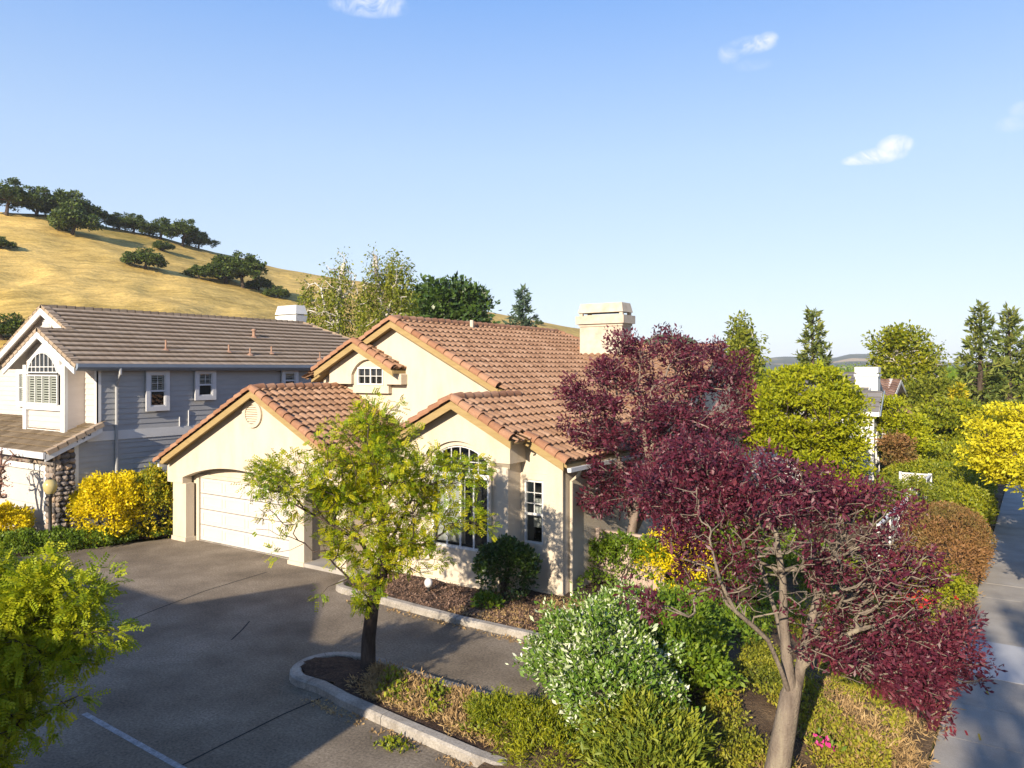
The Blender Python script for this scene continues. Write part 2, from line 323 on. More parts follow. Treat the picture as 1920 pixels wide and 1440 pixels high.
# island between the two lanes, bed along the house, garden to the footpath
isl_out = [(24, -6.9), (17.0, -6.86), (15.5, -6.72), (13.9, -6.55), (13.15, -6.4)] + circ((12.72, -5.62), .80, 262, 108, 12) + [(12.9, -4.72), (14.2, -4.84), (15.6, -4.87), (19.5, -4.84)]
isl_in = [(24, -6.65), (17.0, -6.62), (15.5, -6.49), (13.9, -6.31), (13.15, -6.16)] + circ((12.72, -5.62), .57, 262, 108, 12) + [(12.9, -4.96), (14.2, -5.08), (15.6, -5.11), (19.5, -5.08)]
bed_out = [(19.0, -2.02), (14.9, -2.02), (12.6, -2.06), (10.1, -1.9)] + circ((9.0, -1.12), .72, 268, 150, 8) + [(8.25, -.62)]
bed_in = [(19.0, -1.8), (14.9, -1.8), (12.6, -1.84), (10.1, -1.68)] + circ((9.0, -1.12), .50, 268, 150, 8) + [(8.47, -.62)]
def kerb(name, outer, inner, h=.15):
    mb = MB(); acc = 0; n = len(outer); O = [np.array(p) for p in outer]; I = [np.array(p) for p in inner]
    so, si, marks = [O[0]], [I[0]], [0]
    for i in range(n-1):
        d = np.linalg.norm(O[i+1]-O[i]); k = max(1, int(round(d/.25)))
        for j in range(1, k+1):
            t = j/k; so.append(O[i]*(1-t)+O[i+1]*t); si.append(I[i]*(1-t)+I[i+1]*t); acc += d/k; marks.append(acc)
    rs = np.random.RandomState(3); seg = 1.9; last = 0; rings = []
    def ring(o, i, dz):
        d = (i-o)/np.linalg.norm(i-o); q = [(o, -.03), (o+d*.012, h-.035+dz), (o+d*.05, h+dz), (i-d*.02, h+dz), (i, h-.02+dz), (i, -.03)]
        return [(p[0], p[1], z) for p, z in q]
    cur = []
    def flush():
        if len(cur) < 2: return
        k = 6; vs = [p for r in cur for p in r]; fs = [(a*k+b, a*k+b+1, (a+1)*k+b+1, (a+1)*k+b) for a in range(len(cur)-1) for b in range(k-1)]
        fs += [tuple(range(k)), tuple(range((len(cur)-1)*k, len(cur)*k))]; mb.add(vs, fs)
    dz = 0.
    for i in range(len(so)):
        jo = rs.uniform(-.004, .004)
        cur.append(ring(so[i], si[i], dz+jo*.6))
        if marks[i]-last > seg:
            flush(); last = marks[i]; seg = rs.uniform(1.6, 2.6); dz = rs.uniform(-.006, .006)
            t = .035; nx = min(i+1, len(so)-1); a = so[i]+(so[nx]-so[i])*t*1.6; b = si[i]+(si[nx]-si[i])*t*1.6; cur = [ring(a, b, dz)]
    flush(); return tag(mb.build(name, M['kerb']), kind='structure')
kerb('island_kerb', isl_out, isl_in); kerb('bed_kerb', bed_out, bed_in)
def bumpy(name, poly, z, mat, step=.16, amp=.05, seed=1, zf=None):
    "soil surface with lumps inside poly"
    poly = np.array(poly); x0, y0 = poly.min(0); x1, y1 = poly.max(0); nx = int((x1-x0)/step)+2; ny = int((y1-y0)/step)+2
    X, Y = np.meshgrid(x0+np.arange(nx)*step, y0+np.arange(ny)*step); r = np.random.RandomState(seed)
    Z = z+r.normal(0, amp*.35, X.shape)+amp*.6*np.sin(X*1.7+seed)*np.cos(Y*1.3)+amp*.5*np.sin(X*4.1)*np.sin(Y*3.7+seed)
    if zf is not None: Z = Z+zf(X, Y)
    cx = (X[:-1, :-1]+X[1:, 1:])/2; cy = (Y[:-1, :-1]+Y[1:, 1:])/2; ins = np.zeros(cx.shape, bool); j = len(poly)-1
    for i in range(len(poly)):
        xi, yi = poly[i]; xj, yj = poly[j]; c = ((yi > cy) != (yj > cy)) & (cx < (xj-xi)*(cy-yi)/(yj-yi+1e-12)+xi); ins ^= c; j = i
    I = np.arange(nx*ny).reshape(ny, nx); q = np.stack([I[:-1, :-1], I[:-1, 1:], I[1:, 1:], I[1:, :-1]], -1)[ins]
    return tag(mesh_np(name, np.stack([X, Y, Z], -1), q, mat, smooth=True), kind='structure')
bumpy('island_soil', isl_in, .10, M['mulch'], .1, .03, 2, lambda X, Y: .08*np.exp(-((Y+5.7)/.5)**2))
bumpy('bed_mulch', [(19, -1.85), (8.9, -1.7), (8.45, -.7), (8.5, .3), (14, 1.0), (14, 8), (19, 8)], .11, M['mulch'], .1, .03, 4)
def garden_z(X, Y): return .25*np.exp(-((X-18.6)/1.6)**2)*np.clip((Y+9)/5, 0, 1)
bumpy('garden_soil', [(17.2, -6.7), (16.2, -5.0), (17.5, -4.9), (18.7, -2.0), (18.7, 2.6), (14, 2.6), (14, 40), (22.55, 40), (22.55, -18), (17.3, -18)], .09, M['soil'], .16, .05, 5, garden_z)
bumpy('side_yard_soil', [(-.95, 14), (-.95, -.3), (-1.4, -2.0), (-2.3, -4.7), (-3.2, -5.3), (-7.5, -5.6), (-7.5, -3.5), (-2.66, -3.4), (-2.66, 14)], .05, M['mulch'], .2, .03, 6)
def strip(mb, a, b, wd, z):
    a = np.array(a, float); b = np.array(b, float); d = (b-a)/np.linalg.norm(b-a); n = np.array([-d[1], d[0]])*wd/2
    mb.poly([(*(a+n), z), (*(a-n), z), (*(b-n), z), (*(b+n), z)])
sheet('path_bedding', [(22.5, -14), (24.35, -14), (24.35, 76), (22.5, 76)], .03, M['mulch'])
walk = MB()
for i in range(60):
    v0 = -14+i*1.5; walk.box(22.5, 24.35, v0+.004, v0+1.496, -.02, .045+RS.uniform(-.003, .003))
tag(walk.build('footpath', M['concrete']), kind='structure')
mb = MB(); mb.box(22.49, 24.36, 1.02, 3.25, .0, .055); tag(mb.build('pale_path_panel', M['newcon']), kind='structure')
mb = MB(); mb.box(24.36, 24.52, -30, 90, -.03, .10); tag(mb.build('street_kerb', M['kerb']), kind='structure')
sheet('street', [(24.52, -60), (33, -60), (33, 200), (24.52, 200)], -.04, M['asphalt'])
g = lambda x, y: G(x, y)[:2]
mb = MB(); strip(mb, g(158, 1338), g(345, 1443), .10, .004); strip(mb, g(345, 1443), g(420, 1490), .10, .004); tag(mb.build('parking_line', M['linepaint']), kind='structure')
mb = MB()
for pts in ([(233, 1167), (300, 1140), (385, 1108), (450, 1088), (500, 1073)], [(340, 1436), (420, 1395), (530, 1340), (604, 1308)], [(434, 1200), (455, 1180), (468, 1165)]):
    pts = [g(*p) for p in pts]
    for a, b in zip(pts, pts[1:]): strip(mb, a, b, .035, .004)
tag(mb.build('asphalt_joint', M['dark']), kind='structure')
for nm, col, pts in (('red_marking', (.5, .03, .04), [((1782, 1362), (1784, 1374)), ((1790, 1366), (1791, 1374)), ((1810, 1370), (1814, 1379))]), ('yellow_marking', (.5, .38, .03), [((1850, 1296), (1853, 1303)), ((1835, 1376), (1838, 1388))])):
    mb = MB()
    for a, b in pts: strip(mb, G(*a, .05)[:2], G(*b, .05)[:2], .03, .0535)
    tag(mb.build(nm, pm(nm, [col, tuple(c*.7 for c in col)], 9)), kind='structure')

# the golden hill behind the houses, and far hills
def interp(a, xs, ys): return np.interp(a, xs, ys)
HX = [-2600, -900, -300, 0, 100, 200, 300, 395, 470, 520, 600, 700, 800, 910, 1060, 1150, 1230, 1320, 1420, 1700]
HYC = [330, 350, 362, 396, 402, 424, 444, 470, 488, 502, 516, 530, 552, 582, 612, 626, 648, 672, 700, 720]
HD = [120, 130, 140, 150, 158, 165, 172, 180, 190, 198, 205, 215, 225, 240, 270, 300, 330, 360, 380, 420]
NA, NR = 240, 90
ax = np.linspace(-2600, 1500, NA); yc = interp(ax, HX, HYC); dc = interp(ax, HX, HD)
hn = np.random.RandomState(11)
def smooth2(a, k):
    for _ in range(k): a = (a+np.roll(a, 1, 0)+np.roll(a, -1, 0)+np.roll(a, 1, 1)+np.roll(a, -1, 1))/5
    return a
nz = smooth2(hn.normal(0, 1, (NA, NR)), 6); nz = nz/nz.std(); nz2 = smooth2(hn.normal(0, 1, (NA, NR)), 1); nz2 /= nz2.std()
s = np.concatenate([np.linspace(0, 1, 66), np.linspace(1.02, 1.9, NR-66)])
def hill_point(x, s_, jit=0.):
    "hill surface towards photo column x: s_ = 0 at its foot, 1 at the crest"
    c = interp(x, HX, HYC); d = interp(x, HX, HD); zc = HC+(HY-c)/F_PX*d; D0 = 50.; Y = D0+(d-D0)*s_
    z = zc*(np.minimum(s_, 1)*.86+.14*np.minimum(s_, 1)**2) if np.all(s_ <= 1) else zc
    return P(x, HY, Y)[:2], z
V = np.zeros((NA, NR, 3))
for i in range(NA):
    for j in range(NR):
        sj = s[j]; zc = HC+(HY-yc[i])/F_PX*dc[i]; Y = 50+(dc[i]-50)*sj
        zz = zc*(.86*sj+.14*sj*sj) if sj <= 1 else zc*(1-.9*(sj-1)**1.3)
        p = P(ax[i], HY, Y); V[i, j] = (p[0], p[1], zz+(nz[i, j]*.22+nz2[i, j]*.12)*min(1, sj*4)*(1 if sj < .93 else .35)-.1)
I = np.arange(NA*NR).reshape(NA, NR); q = np.stack([I[:-1, :-1], I[1:, :-1], I[1:, 1:], I[:-1, 1:]], -1).reshape(-1, 4)
tag(mesh_np('golden_hill', V, q, M['hillgrass'], smooth=True), kind='structure')
def ridge(name, pts, Y0, depth, mat, rough, seed):
    r = np.random.RandomState(seed); xs = np.linspace(pts[0][0], pts[-1][0], 160); ys = np.interp(xs, [p[0] for p in pts], [p[1] for p in pts])
    w_ = np.convolve(r.normal(0, 1, 170), np.ones(5)/5, 'same')[:160]; V = []; ts = np.linspace(0, 1, 14)
    for i, x in enumerate(xs):
        zc = HC+(HY-ys[i])/F_PX*(Y0+depth)
        for t in ts:
            p = P(x, HY, Y0+depth*t*1.0); V.append((p[0], p[1], max(-5, zc*(t**1.1))+w_[i]*rough*t+r.normal(0, rough*.25)*t))
        p = P(x, HY, Y0+depth*1.6); V.append((p[0], p[1], -10))
    k = len(ts)+1; I = np.arange(len(V)).reshape(-1, k); q = np.stack([I[:-1, :-1], I[1:, :-1], I[1:, 1:], I[:-1, 1:]], -1).reshape(-1, 4)
    return tag(mesh_np(name, V, q, mat, smooth=True), kind='structure')
ridge('far_hills', [(1250, 700), (1400, 676), (1440, 671), (1480, 667), (1520, 670), (1560, 671), (1600, 664), (1660, 663), (1720, 670), (1780, 681), (1830, 680), (1880, 679), (1960, 676), (2300, 668), (3200, 660)], 1500, 900, M['far'], 3., 21)
ridge('wooded_hill', [(1150, 690), (1200, 640), (1230, 628), (1262, 627), (1290, 633), (1325, 645), (1370, 664), (1430, 690)], 330, 140, pm('woodland_cover', [(.05, .08, .018), (.12, .16, .03), (.20, .22, .05)], .12, .95, 1., .3, bdist=2.), .8, 22)

# ------------------------------------------------------------------ windows and doors
def ring_loops(u0, u1, z0, z1, rise=0):
    return [(u0, z0), (u1, z0), (u1, z1)] + (arc(u0, u1, z1, rise, 16)[::-1][1:-1] if rise else []) + [(u0, z1)]
def window(parent, m, u0, u1, z0, z1, y, fw=.06, cols=2, rows=2, rise=0., mat='white', casing=None, mid=None, rows2=0, name='window', proud=.03, glass='glass', back=None, inset=.06, bars=.02, cols2=0, sash=False):
    """frame + muntins; z0..z1 opening, y its wall face (front is -y in the map m); mid = height of a meeting rail"""
    mb = MB(m); mb.plate([ring_loops(u0, u1, z0, z1, rise), ring_loops(u0+fw, u1-fw, z0+fw, z1-(0 if rise else fw), max(rise-fw*.4, .02) if rise else 0)], y-proud, y+inset)
    if casing:
        c = casing; mb.plate([ring_loops(u0-c, u1+c, z0-c*1.1, z1+c, rise), ring_loops(u0, u1, z0, z1, rise)], y-proud-.02, y+.01)
    def top(x):
        if not rise: return z1-fw
        cc = (u1-u0)/2; R = (cc*cc+rise*rise)/(2*rise); return z1+rise-R+math.sqrt(max(0, R*R-(x-(u0+u1)/2)**2))-fw*.5
    lo = z0+fw
    if mid: mb.box(u0+fw, u1-fw, y-proud+.004, y+.03, mid-.03, mid+.03)
    a = mid if mid else lo; b = bars/2
    for i in range(1, cols): x = u0+fw+(u1-u0-2*fw)*i/cols; mb.box(x-b, x+b, y-.012, y+.012, a, top(x))
    zt = z1-fw+(rise*.6 if rise else 0)
    for k in range(1, rows):
        z = a+(zt-a)*k/rows; xa, xb = u0+fw, u1-fw
        if rise and z > z1:
            cc = (u1-u0)/2; R = (cc*cc+rise*rise)/(2*rise); dx = math.sqrt(max(0, R*R-(z-(z1+rise-R))**2)); xa, xb = max(xa, (u0+u1)/2-dx), min(xb, (u0+u1)/2+dx)
        mb.box(xa, xb, y-.010, y+.010, z-b, z+b)
    if mid and cols2:
        for i in range(1, cols2): x = u0+fw+(u1-u0-2*fw)*i/cols2; mb.box(x-.025, x+.025, y-.012, y+.012, lo, mid)
    wn = mb.build(name, M[mat], parent)
    mb = MB(m); mb.poly([(a_, y+.018, b_) for a_, b_ in ring_loops(u0+fw*.7, u1-fw*.7, z0+fw*.7, z1-(0 if rise else fw*.7), max(rise-.02, .02) if rise else 0)]); mb.build('pane', M[glass], wn)
    return wn
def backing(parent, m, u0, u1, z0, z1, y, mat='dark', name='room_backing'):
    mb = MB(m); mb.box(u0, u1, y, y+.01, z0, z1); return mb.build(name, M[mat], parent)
def shutters(parent, m, u0, u1, z0, z1, y, n=2, pitch=.075, mat='blind'):
    mb = MB(m); sd = .018; wd = (u1-u0)/n
    for i in range(n):
        a, b = u0+i*wd+.01, u0+(i+1)*wd-.01; fr = .045
        mb.box(a, a+fr, y, y+sd, z0, z1); mb.box(b-fr, b, y, y+sd, z0, z1); mb.box(a+fr, b-fr, y, y+sd, z0, z0+fr); mb.box(a+fr, b-fr, y, y+sd, z1-fr, z1)
        k = int((z1-z0-2*fr)/pitch)
        for j in range(k):
            z = z0+fr+(j+.5)*(z1-z0-2*fr)/k; mb.extrude([(a+fr, y, z-.022), (b-fr, y, z-.022), (b-fr, y+sd, z+.018), (a+fr, y+sd, z+.018)], (0, .002, .006))
    return mb.build('shutter', M[mat], parent)
front = lambda p: p
# ------------------------------------------------------------------ tan stucco house
H = thing('stucco_house', 'cream stucco house with stepped gables and terracotta tile roofs behind the driveway', 'house', (5, 0, 0))
zR = lambda u: 7.38-.5*(u-6.5)
zGR = lambda u: 5.17-.5*(u-4); zGL = lambda u: 5.17-.5*(4-u); zWL = lambda u: 5.0-.5*(11.25-u)
GD0, GD1 = .33, 5.2
mb = MB()                                                # front of the garage and entry arch
mb.plate([[(-.88, 1.95), (0., 1.95)] + arc(0., 5.36, 2.16, .46, 22) + [(5.36, 1.95), (6.1, 1.95)] + arc(6.1, 7.35, 2.05, .42, 14) + [(7.35, 1.95), (7.78, 1.95), (7.78, 3.14), (4.0, 5.02), (-.88, 2.58)]], -.58, -.24)
mb.box(-.6, .15, -.55, -.24, .0, 1.95); mb.box(5.36, 6.02, -.55, -.24, .0, 1.95); mb.box(7.38, 7.78, -.55, -.24, .0, 1.95)
mb.box(-.63, .18, -.59, -.2, -.05, .14); mb.box(5.33, 6.04, -.59, -.2, -.05, .12)
mb.plate([[(-.6, 0), (GD0, 0), (GD0, 2.14), (GD1, 2.14), (GD1, 0), (5.9, 0), (5.9, 2.95), (-.6, 2.62)]], -.14, .1)
mb.box(-.86, -.6, -.24, 12, -.05, 2.6); mb.box(5.75, 5.97, -.24, 2.9, .0, 3.3)
mb.build('wall', M['stucco'], H)
mb = MB(); mb.plate([[(GD0-.14, 0), (GD0, 0), (GD0, 2.14), (GD1, 2.14), (GD1, 0), (GD1+.14, 0), (GD1+.14, 2.26), (GD0-.14, 2.26)]], -.19, -.141); mb.build('door_trim', M['stucco'], H)
gd = MB()
for k in range(4):
    z0, z1 = .03+k*.527, .03+k*.527+.515; gd.box(GD0, GD1, -.115, -.07, z0, z1-.012)
    for i in range(4):
        a = GD0+.12+i*(GD1-GD0-.12)/4; b = a+(GD1-GD0-.12)/4-.12
        gd.plate([[(a, z0+.09), (b, z0+.09), (b, z1-.09), (a, z1-.09)], [(a+.05, z0+.13), (b-.05, z0+.13), (b-.05, z1-.13), (a+.05, z1-.13)]], -.131, -.113)
gd.build('garage_door', M['garage'], H)
mb = MB(); mb.box(GD0-.02, GD1+.02, -.17, .0, -.02, .02); mb.build('door_sill', M['kerb'], H)
# gable vent
mb = MB(); cu, cz = 3.72, 4.40
def ell(a, b, n=22): return [(cu+a*math.cos(t), cz+b*math.sin(t)) for t in np.linspace(0, 2*math.pi, n, endpoint=False)]
mb.plate([ell(.46, .42), ell(.31, .31)], -.65, -.575)
for z in np.linspace(-.25, .25, 8):
    hw = .31*math.sqrt(max(0.02, 1-(z/.31)**2)); mb.extrude([(cu-hw, -.635, cz+z-.03), (cu+hw, -.635, cz+z-.03), (cu+hw, -.6, cz+z+.012), (cu-hw, -.6, cz+z+.012)], (0, .004, .012))
vt = mb.build('gable_vent', M['stucco'], H)
mb = MB(); mb.plate([ell(.3, .3)], -.592, -.586); mb.build('vent_backing', M['dark'], vt)  # dark plate covers the lit wall, painting the gaps between slats as shade
# upper gable with dormer
mb = MB(); mb.plate([[(3.0, .1), (10.9, .1), (10.9, zR(10.9)-.16), (6.5, 7.2), (3.0, 5.46)]], 2.93, 3.13); mb.box(3.0, 3.2, 3.13, 13, 2.0, 5.4)
mb.plate([[(3.62, 5.3), (4.68, 5.3), (4.68, 5.62)] + arc(4.68, 6.2, 5.62, .5, 18)[1:-1] + [(6.2, 5.62), (6.2, 5.3), (6.93, 5.3), (6.93, 5.62), (5.07, 6.55), (3.62, 5.82)]], 2.63, 2.93)
DW = (4.86, 6.04, 5.27, 5.86)
mb.plate([[(4.62, 5.0), (6.26, 5.0), (6.26, 6.2), (4.62, 6.2)], ring_loops(*DW)], 2.76, 2.92)
mb.build('wall', M['stucco'], H)
w1 = window(H, front, *DW, 2.76, fw=.05, cols=4, rows=2, bars=.022); backing(w1, front, DW[0], DW[1], DW[2], DW[3], 2.915)
mb = MB(); mb.box(5.43, 5.475, 2.74, 2.78, 5.3, 5.83); mb.build('mullion', M['white'], w1)
# front wing
WU0, WU1 = 10.22, 12.13
mb = MB(); A0, A1, AZ = 10.05, 12.30, 3.30
mb.plate([[(7.78, 3.1), (7.78, 2.6), (9.7, 2.6), (9.7, 3.3), (A0, 3.3)] + arc(A0, A1, AZ, .60, 22)[1:-1] + [(A1, 3.41), (12.85, 3.41), (12.85, zR(12.85)-.14), (11.25, 4.84)]], .15, .30)
LO = ring_loops(WU0, WU1, 1.05, 3.38, .40)
mb.plate([[(7.78, .0), (12.2, .0), (12.2, 3.6), (11.6, 4.2), (10.6, 4.2), (9.7, 3.7), (7.78, 3.1)], LO], .24, .45)
mb.plate([[(12.2, 0), (12.7, 0), (12.7, 3.6), (12.2, 3.6)]], .33, .5)
mb.plate([[(12.34, .2), (12.7, .2), (12.7, 3.41), (12.34, 3.41)]], .29, .33)
mb.box(12.5, 12.70, .5, .9, 0, 3.5); mb.box(12.6, 12.85, .30, .9, 3.41, zR(12.85)-.14)
mb.extrude([(12.2, .17, 3.41), (12.84, .17, 3.41), (12.72, .33, 3.25), (12.2, .33, 3.25)], (0, .3, .0))
SW = (12.80, 13.37, 1.31, 2.93)
mb.plate([[(12.6, 0), (13.95, 0), (13.95, zR(13.95)-.13), (12.6, zR(12.6)-.13)], ring_loops(*SW)], .89, 1.05)
mb.plate([[(13.52, .15), (13.97, .15), (13.97, 3.32), (13.52, 3.55)]], .85, .89)
mb.plate([[(12.70, 1.05), (13.52, 1.05), (13.52, 3.12), (12.70, 3.12)], [(SW[0]-.02, SW[2]-.02), (SW[1]+.02, SW[2]-.02), (SW[1]+.02, SW[3]+.02), (SW[0]-.02, SW[3]+.02)]], .86, .89)
mb.box(13.75, 13.95, 1.05, 6.2, 0, 3.36); mb.box(7.62, 7.78, -.24, 2.93, 0, 3.1); mb.extrude([(13.95, 6.2, 0), (13.95, 17.7, 0), (13.95, 17.7, 3.4), (13.95, 12, 6.3), (13.95, 6.2, 3.36)], (-.2, 0, 0))
mb.box(7.8, 12.72, .2, .26, -.05, .17); mb.box(12.7, 13.99, .84, .9, -.05, .15)
mb.build('wall', M['stucco'], H)
w2 = window(H, front, WU0, WU1, 1.05, 3.38, .28, fw=.06, cols=6, rows=3, rise=.38, mid=2.98, cols2=4, bars=.022); 
mb = MB(); mb.box(WU0+.05, WU1-.05, .255, .30, 2.93, 3.05); mb.build('transom', M['white'], w2)
backing(w2, front, WU0, WU1, 1.05, 3.9, .75)
mb = MB()
for i in range(9): mb.extrude([(10.3+i*.105, .40, 1.15), (10.36+i*.105, .46, 1.15), (10.36+i*.105, .46, 2.85), (10.3+i*.105, .40, 2.85)], (.004, -.004, 0))
mb.build('blind', M['blind'], w2)
w3 = window(H, front, *SW, .93, fw=.045, cols=2, rows=3, mid=2.06, bars=.02); backing(w3, front, SW[0], SW[1], SW[2], SW[3], 1.35)
mb = MB(); mb.box(12.9, 13.12, 1.2, 1.24, 1.95, 2.42); mb.box(12.86, 13.25, 1.25, 1.28, 1.65, 2.0); mb.build('blind', M['blind'], w3)
mb = MB(); mb.box(6.35, 7.25, 2.86, 2.9, .12, 2.15); mb.build('front_door', M['white'], H)
mb = MB(); mb.box(5.97, 8.4, -.57, 2.9, -.02, .11); mb.build('porch_slab', M['concrete'], H)
# roofs: tiles, decks, fascias, caps
tl = MB()
def mainR(p):
    u, v, z = p
    if v > 13+(u-6.5): return False
    if u > 8.0 and v < 12 and 6.6-.5*(12-v) > zR(u)+.02: return False
    if v < -.2: return False
    if v < .54: return 11.2 < u < 13.14
    if v < 2.6: return u > 11.2
    return True
slopeR(tl, 14.28, zR(14.28), -.2, 18, 6.5, mainR)
slopeL(tl, 2.6, zR(6.5)-.5*3.9, 2.33, 13.0, 6.5, lambda p: (p[1] >= 2.6 or p[0] < 5.07) and not (p[1] > 13-(6.5-p[0])))
slopeR(tl, 6.87, 6.69-.9, 2.33, 2.93, 5.07)
slopeR(tl, 7.8, zGR(7.8), -.88, 2.93, 4.0); slopeL(tl, -1.05, zGL(-1.05), -.88, 9, 4.0, lambda p: p[1] < 2.93 or p[0] < 3.0)
slopeL(tl, 7.8, zWL(7.8), -.2, 2.93, 11.25)
slopeF(tl, 5.7, 3.45, 7.8, 14.3, 12.0, lambda p: p[2] > zR(p[0])-.06 or p[0] > 14.3)
rf = tl.build('roof', M['tile'], H)
def B(a, b, nm='rake_tiles', **k):
    cp = MB(); barrels(cp, a, b, **k); cp.build(nm, M['cap'], rf)
for (a, b) in (((14.30, .56, zR(14.3)+.03), (13.10, .56, zR(13.1)+.05)), ((13.14, -.18, zR(13.14)+.03), (11.25, -.18, zR(11.25)+.06)), ((7.8, -.18, zWL(7.8)+.03), (11.25, -.18, 5.06)),
               ((10.75, 2.62, zR(10.75)+.03), (6.5, 2.62, 7.44)), ((5.1, 2.62, zR(6.5)-.5*1.4+.03), (6.5, 2.62, 7.44)), ((6.87, 2.35, 5.79+.03), (5.07, 2.35, 6.75)), ((3.15, 2.35, 5.73+.03), (5.07, 2.35, 6.75)),
               ((7.9, -.86, zGR(7.9)+.03), (4.0, -.86, 5.23)), ((-1.07, -.86, zGL(-1.07)+.03), (4.0, -.86, 5.23))): B(a, b)
for (a, b) in (((6.5, 13.0, 7.43), (6.5, 2.62, 7.45)), ((11.25, 2.9, 5.05), (11.25, -.15, 5.07)), ((4.0, 2.95, 5.22), (4.0, -.8, 5.24)), ((5.07, 2.7, 6.74), (5.07, 2.4, 6.75)), ((12.0, 18.5, zR(12.0)+.05), (6.5, 13.0, 7.43)), ((14.3, 12, 6.65), (8.2, 12, 6.65))): B(a, b, 'ridge_tiles', r=.13)
mb = MB()
for u0, z0, u1, z1, y in ((6.5, 7.345, 10.75, zR(10.75)-.04, 2.58), (5.05, 6.62, 6.5, 7.345, 2.58), (5.07, 6.655, 6.85, 5.77, 2.31), (3.2, 5.72, 5.07, 6.655, 2.31), (4.0, 5.13, 7.8, zGR(7.8)-.04, -.90), (-.72, zGL(-.72)-.04, 4.0, 5.13, -.90),
                          (11.25, 4.96, 13.12, zR(13.12)-.04, -.22), (7.8, zWL(7.8)-.04, 11.25, 4.96, -.22), (13.02, zR(13.02)-.04, 14.18, zR(14.18)-.04, .52)):
    mb = MB(); fascia(mb, u0, z0, u1, z1, y); mb.build('fascia', M['trim'], H)
mb = MB()
def deck(u0, z0, u1, z1, v0, v1, t=.09, dz=-.06): mb.extrude([(u0, v0, z0+dz), (u1, v0, z1+dz), (u1, v0, z1+dz-t), (u0, v0, z0+dz-t)], (0, v1-v0, 0))
deck(6.5, 7.38, 10.9, zR(10.9), 2.63, 13, ); deck(10.9, zR(10.9), 14.25, zR(14.25), 2.63, 13); deck(11.25, 5.0, 13.1, zR(13.1), -.17, 2.63); deck(13.1, zR(13.1), 14.25, zR(14.25), .57, 2.63); deck(2.7, 5.48, 6.5, 7.38, 2.63, 13)
deck(3.25, 5.76, 5.07, 6.69, 2.36, 2.63); deck(5.07, 6.69, 6.86, 5.8, 2.36, 2.93); deck(4.0, 5.17, 7.8, zGR(7.8), -.85, 2.93); deck(-.9, zGL(-.9), 4.0, 5.17, -.85, 2.93); deck(-.9, zGL(-.9), 3.0, zGL(3.0), 2.93, 12)
deck(7.8, zWL(7.8), 11.25, 5.0, -.17, 2.93)
mb.extrude([(8, 5.8, 3.38), (14.2, 5.8, 3.38), (14.2, 12, 6.5), (8, 12, 6.5)], (0, 0, -.09)); mb.extrude([(6.5, 13, 7.3), (14, 20, 3.6), (3, 20, 3.6)], (0, 0, -.09)); mb.extrude([(8, 12, 6.5), (14.2, 12, 6.5), (14.2, 18, 3.5), (11, 18, 3.5)], (0, 0, -.09))
mb.build('soffit', M['trim'], H)
mb = MB(); mb.extrude([(14.24, .6, 3.36), (14.36, .6, 3.36), (14.36, .6, 3.26), (14.26, .6, 3.25)], (0, 5.2, 0)); mb.build('gutter', M['gwhite'], H); mb = MB(); mb.extrude([(-1.02, -.8, 2.56), (-1.12, -.8, 2.56), (-1.12, -.8, 2.46), (-1.02, -.8, 2.45)], (0, 12, 0)); gut = mb.build('gutter', M['gwhite'], H)
mb = MB(); mb.tube([(14.3, 1.2, 3.28), (14.2, 1.2, 3.1), (14.02, 1.2, 2.95), (14.02, 1.2, .15), (14.12, 1.1, .05)], .042, 8); mb.build('downspout', M['stucco'], H)
# chimney
mb = MB(); cx0, cx1, cy0, cy1 = 8.5, 10.38, 11.5, 12.3
mb.box(cx0, cx1, cy0, cy1, 5.9, 7.55); mb.box(cx0-.04, cx1+.04, cy0-.04, cy1+.04, 7.5, 7.6); mb.box(cx0-.13, cx1+.13, cy0-.13, cy1+.13, 7.6, 7.92)
for a, b in ((cx0-.02, cx0+.12), (cx1-.12, cx1+.02)):
    for c, d in ((cy0, cy0+.12), (cy1-.12, cy1)): mb.box(a, b, c, d, 7.92, 8.1)
mb.box(cx0+.15, cx1-.15, cy0+.12, cy1-.12, 7.92, 7.97)
q0 = [(cx0-.06, cy0-.06, 8.05), (cx1+.06, cy0-.06, 8.05), (cx1+.06, cy1+.06, 8.05), (cx0-.06, cy1+.06, 8.05)]; q1 = [(cx0+.02, cy0+.02, 8.42), (cx1-.02, cy0+.02, 8.42), (cx1-.02, cy1-.02, 8.42), (cx0+.02, cy1-.02, 8.42)]
mb.add(q0+q1, [(0, 1, 5, 4), (1, 2, 6, 5), (2, 3, 7, 6), (3, 0, 4, 7), (0, 3, 2, 1), (4, 5, 6, 7)])
mb.build('chimney', pm('chimney_stucco', [(.48, .40, .31), (.57, .49, .39), (.64, .56, .46)], 3, .9, .3, 50), H)
# vent stub on the ridge
mb = MB(); mb.tube([(6.75, 6.6, 7.2), (6.75, 6.6, 7.58)], .07, 10); mb.build('roof_vent', M['stucco'], H)

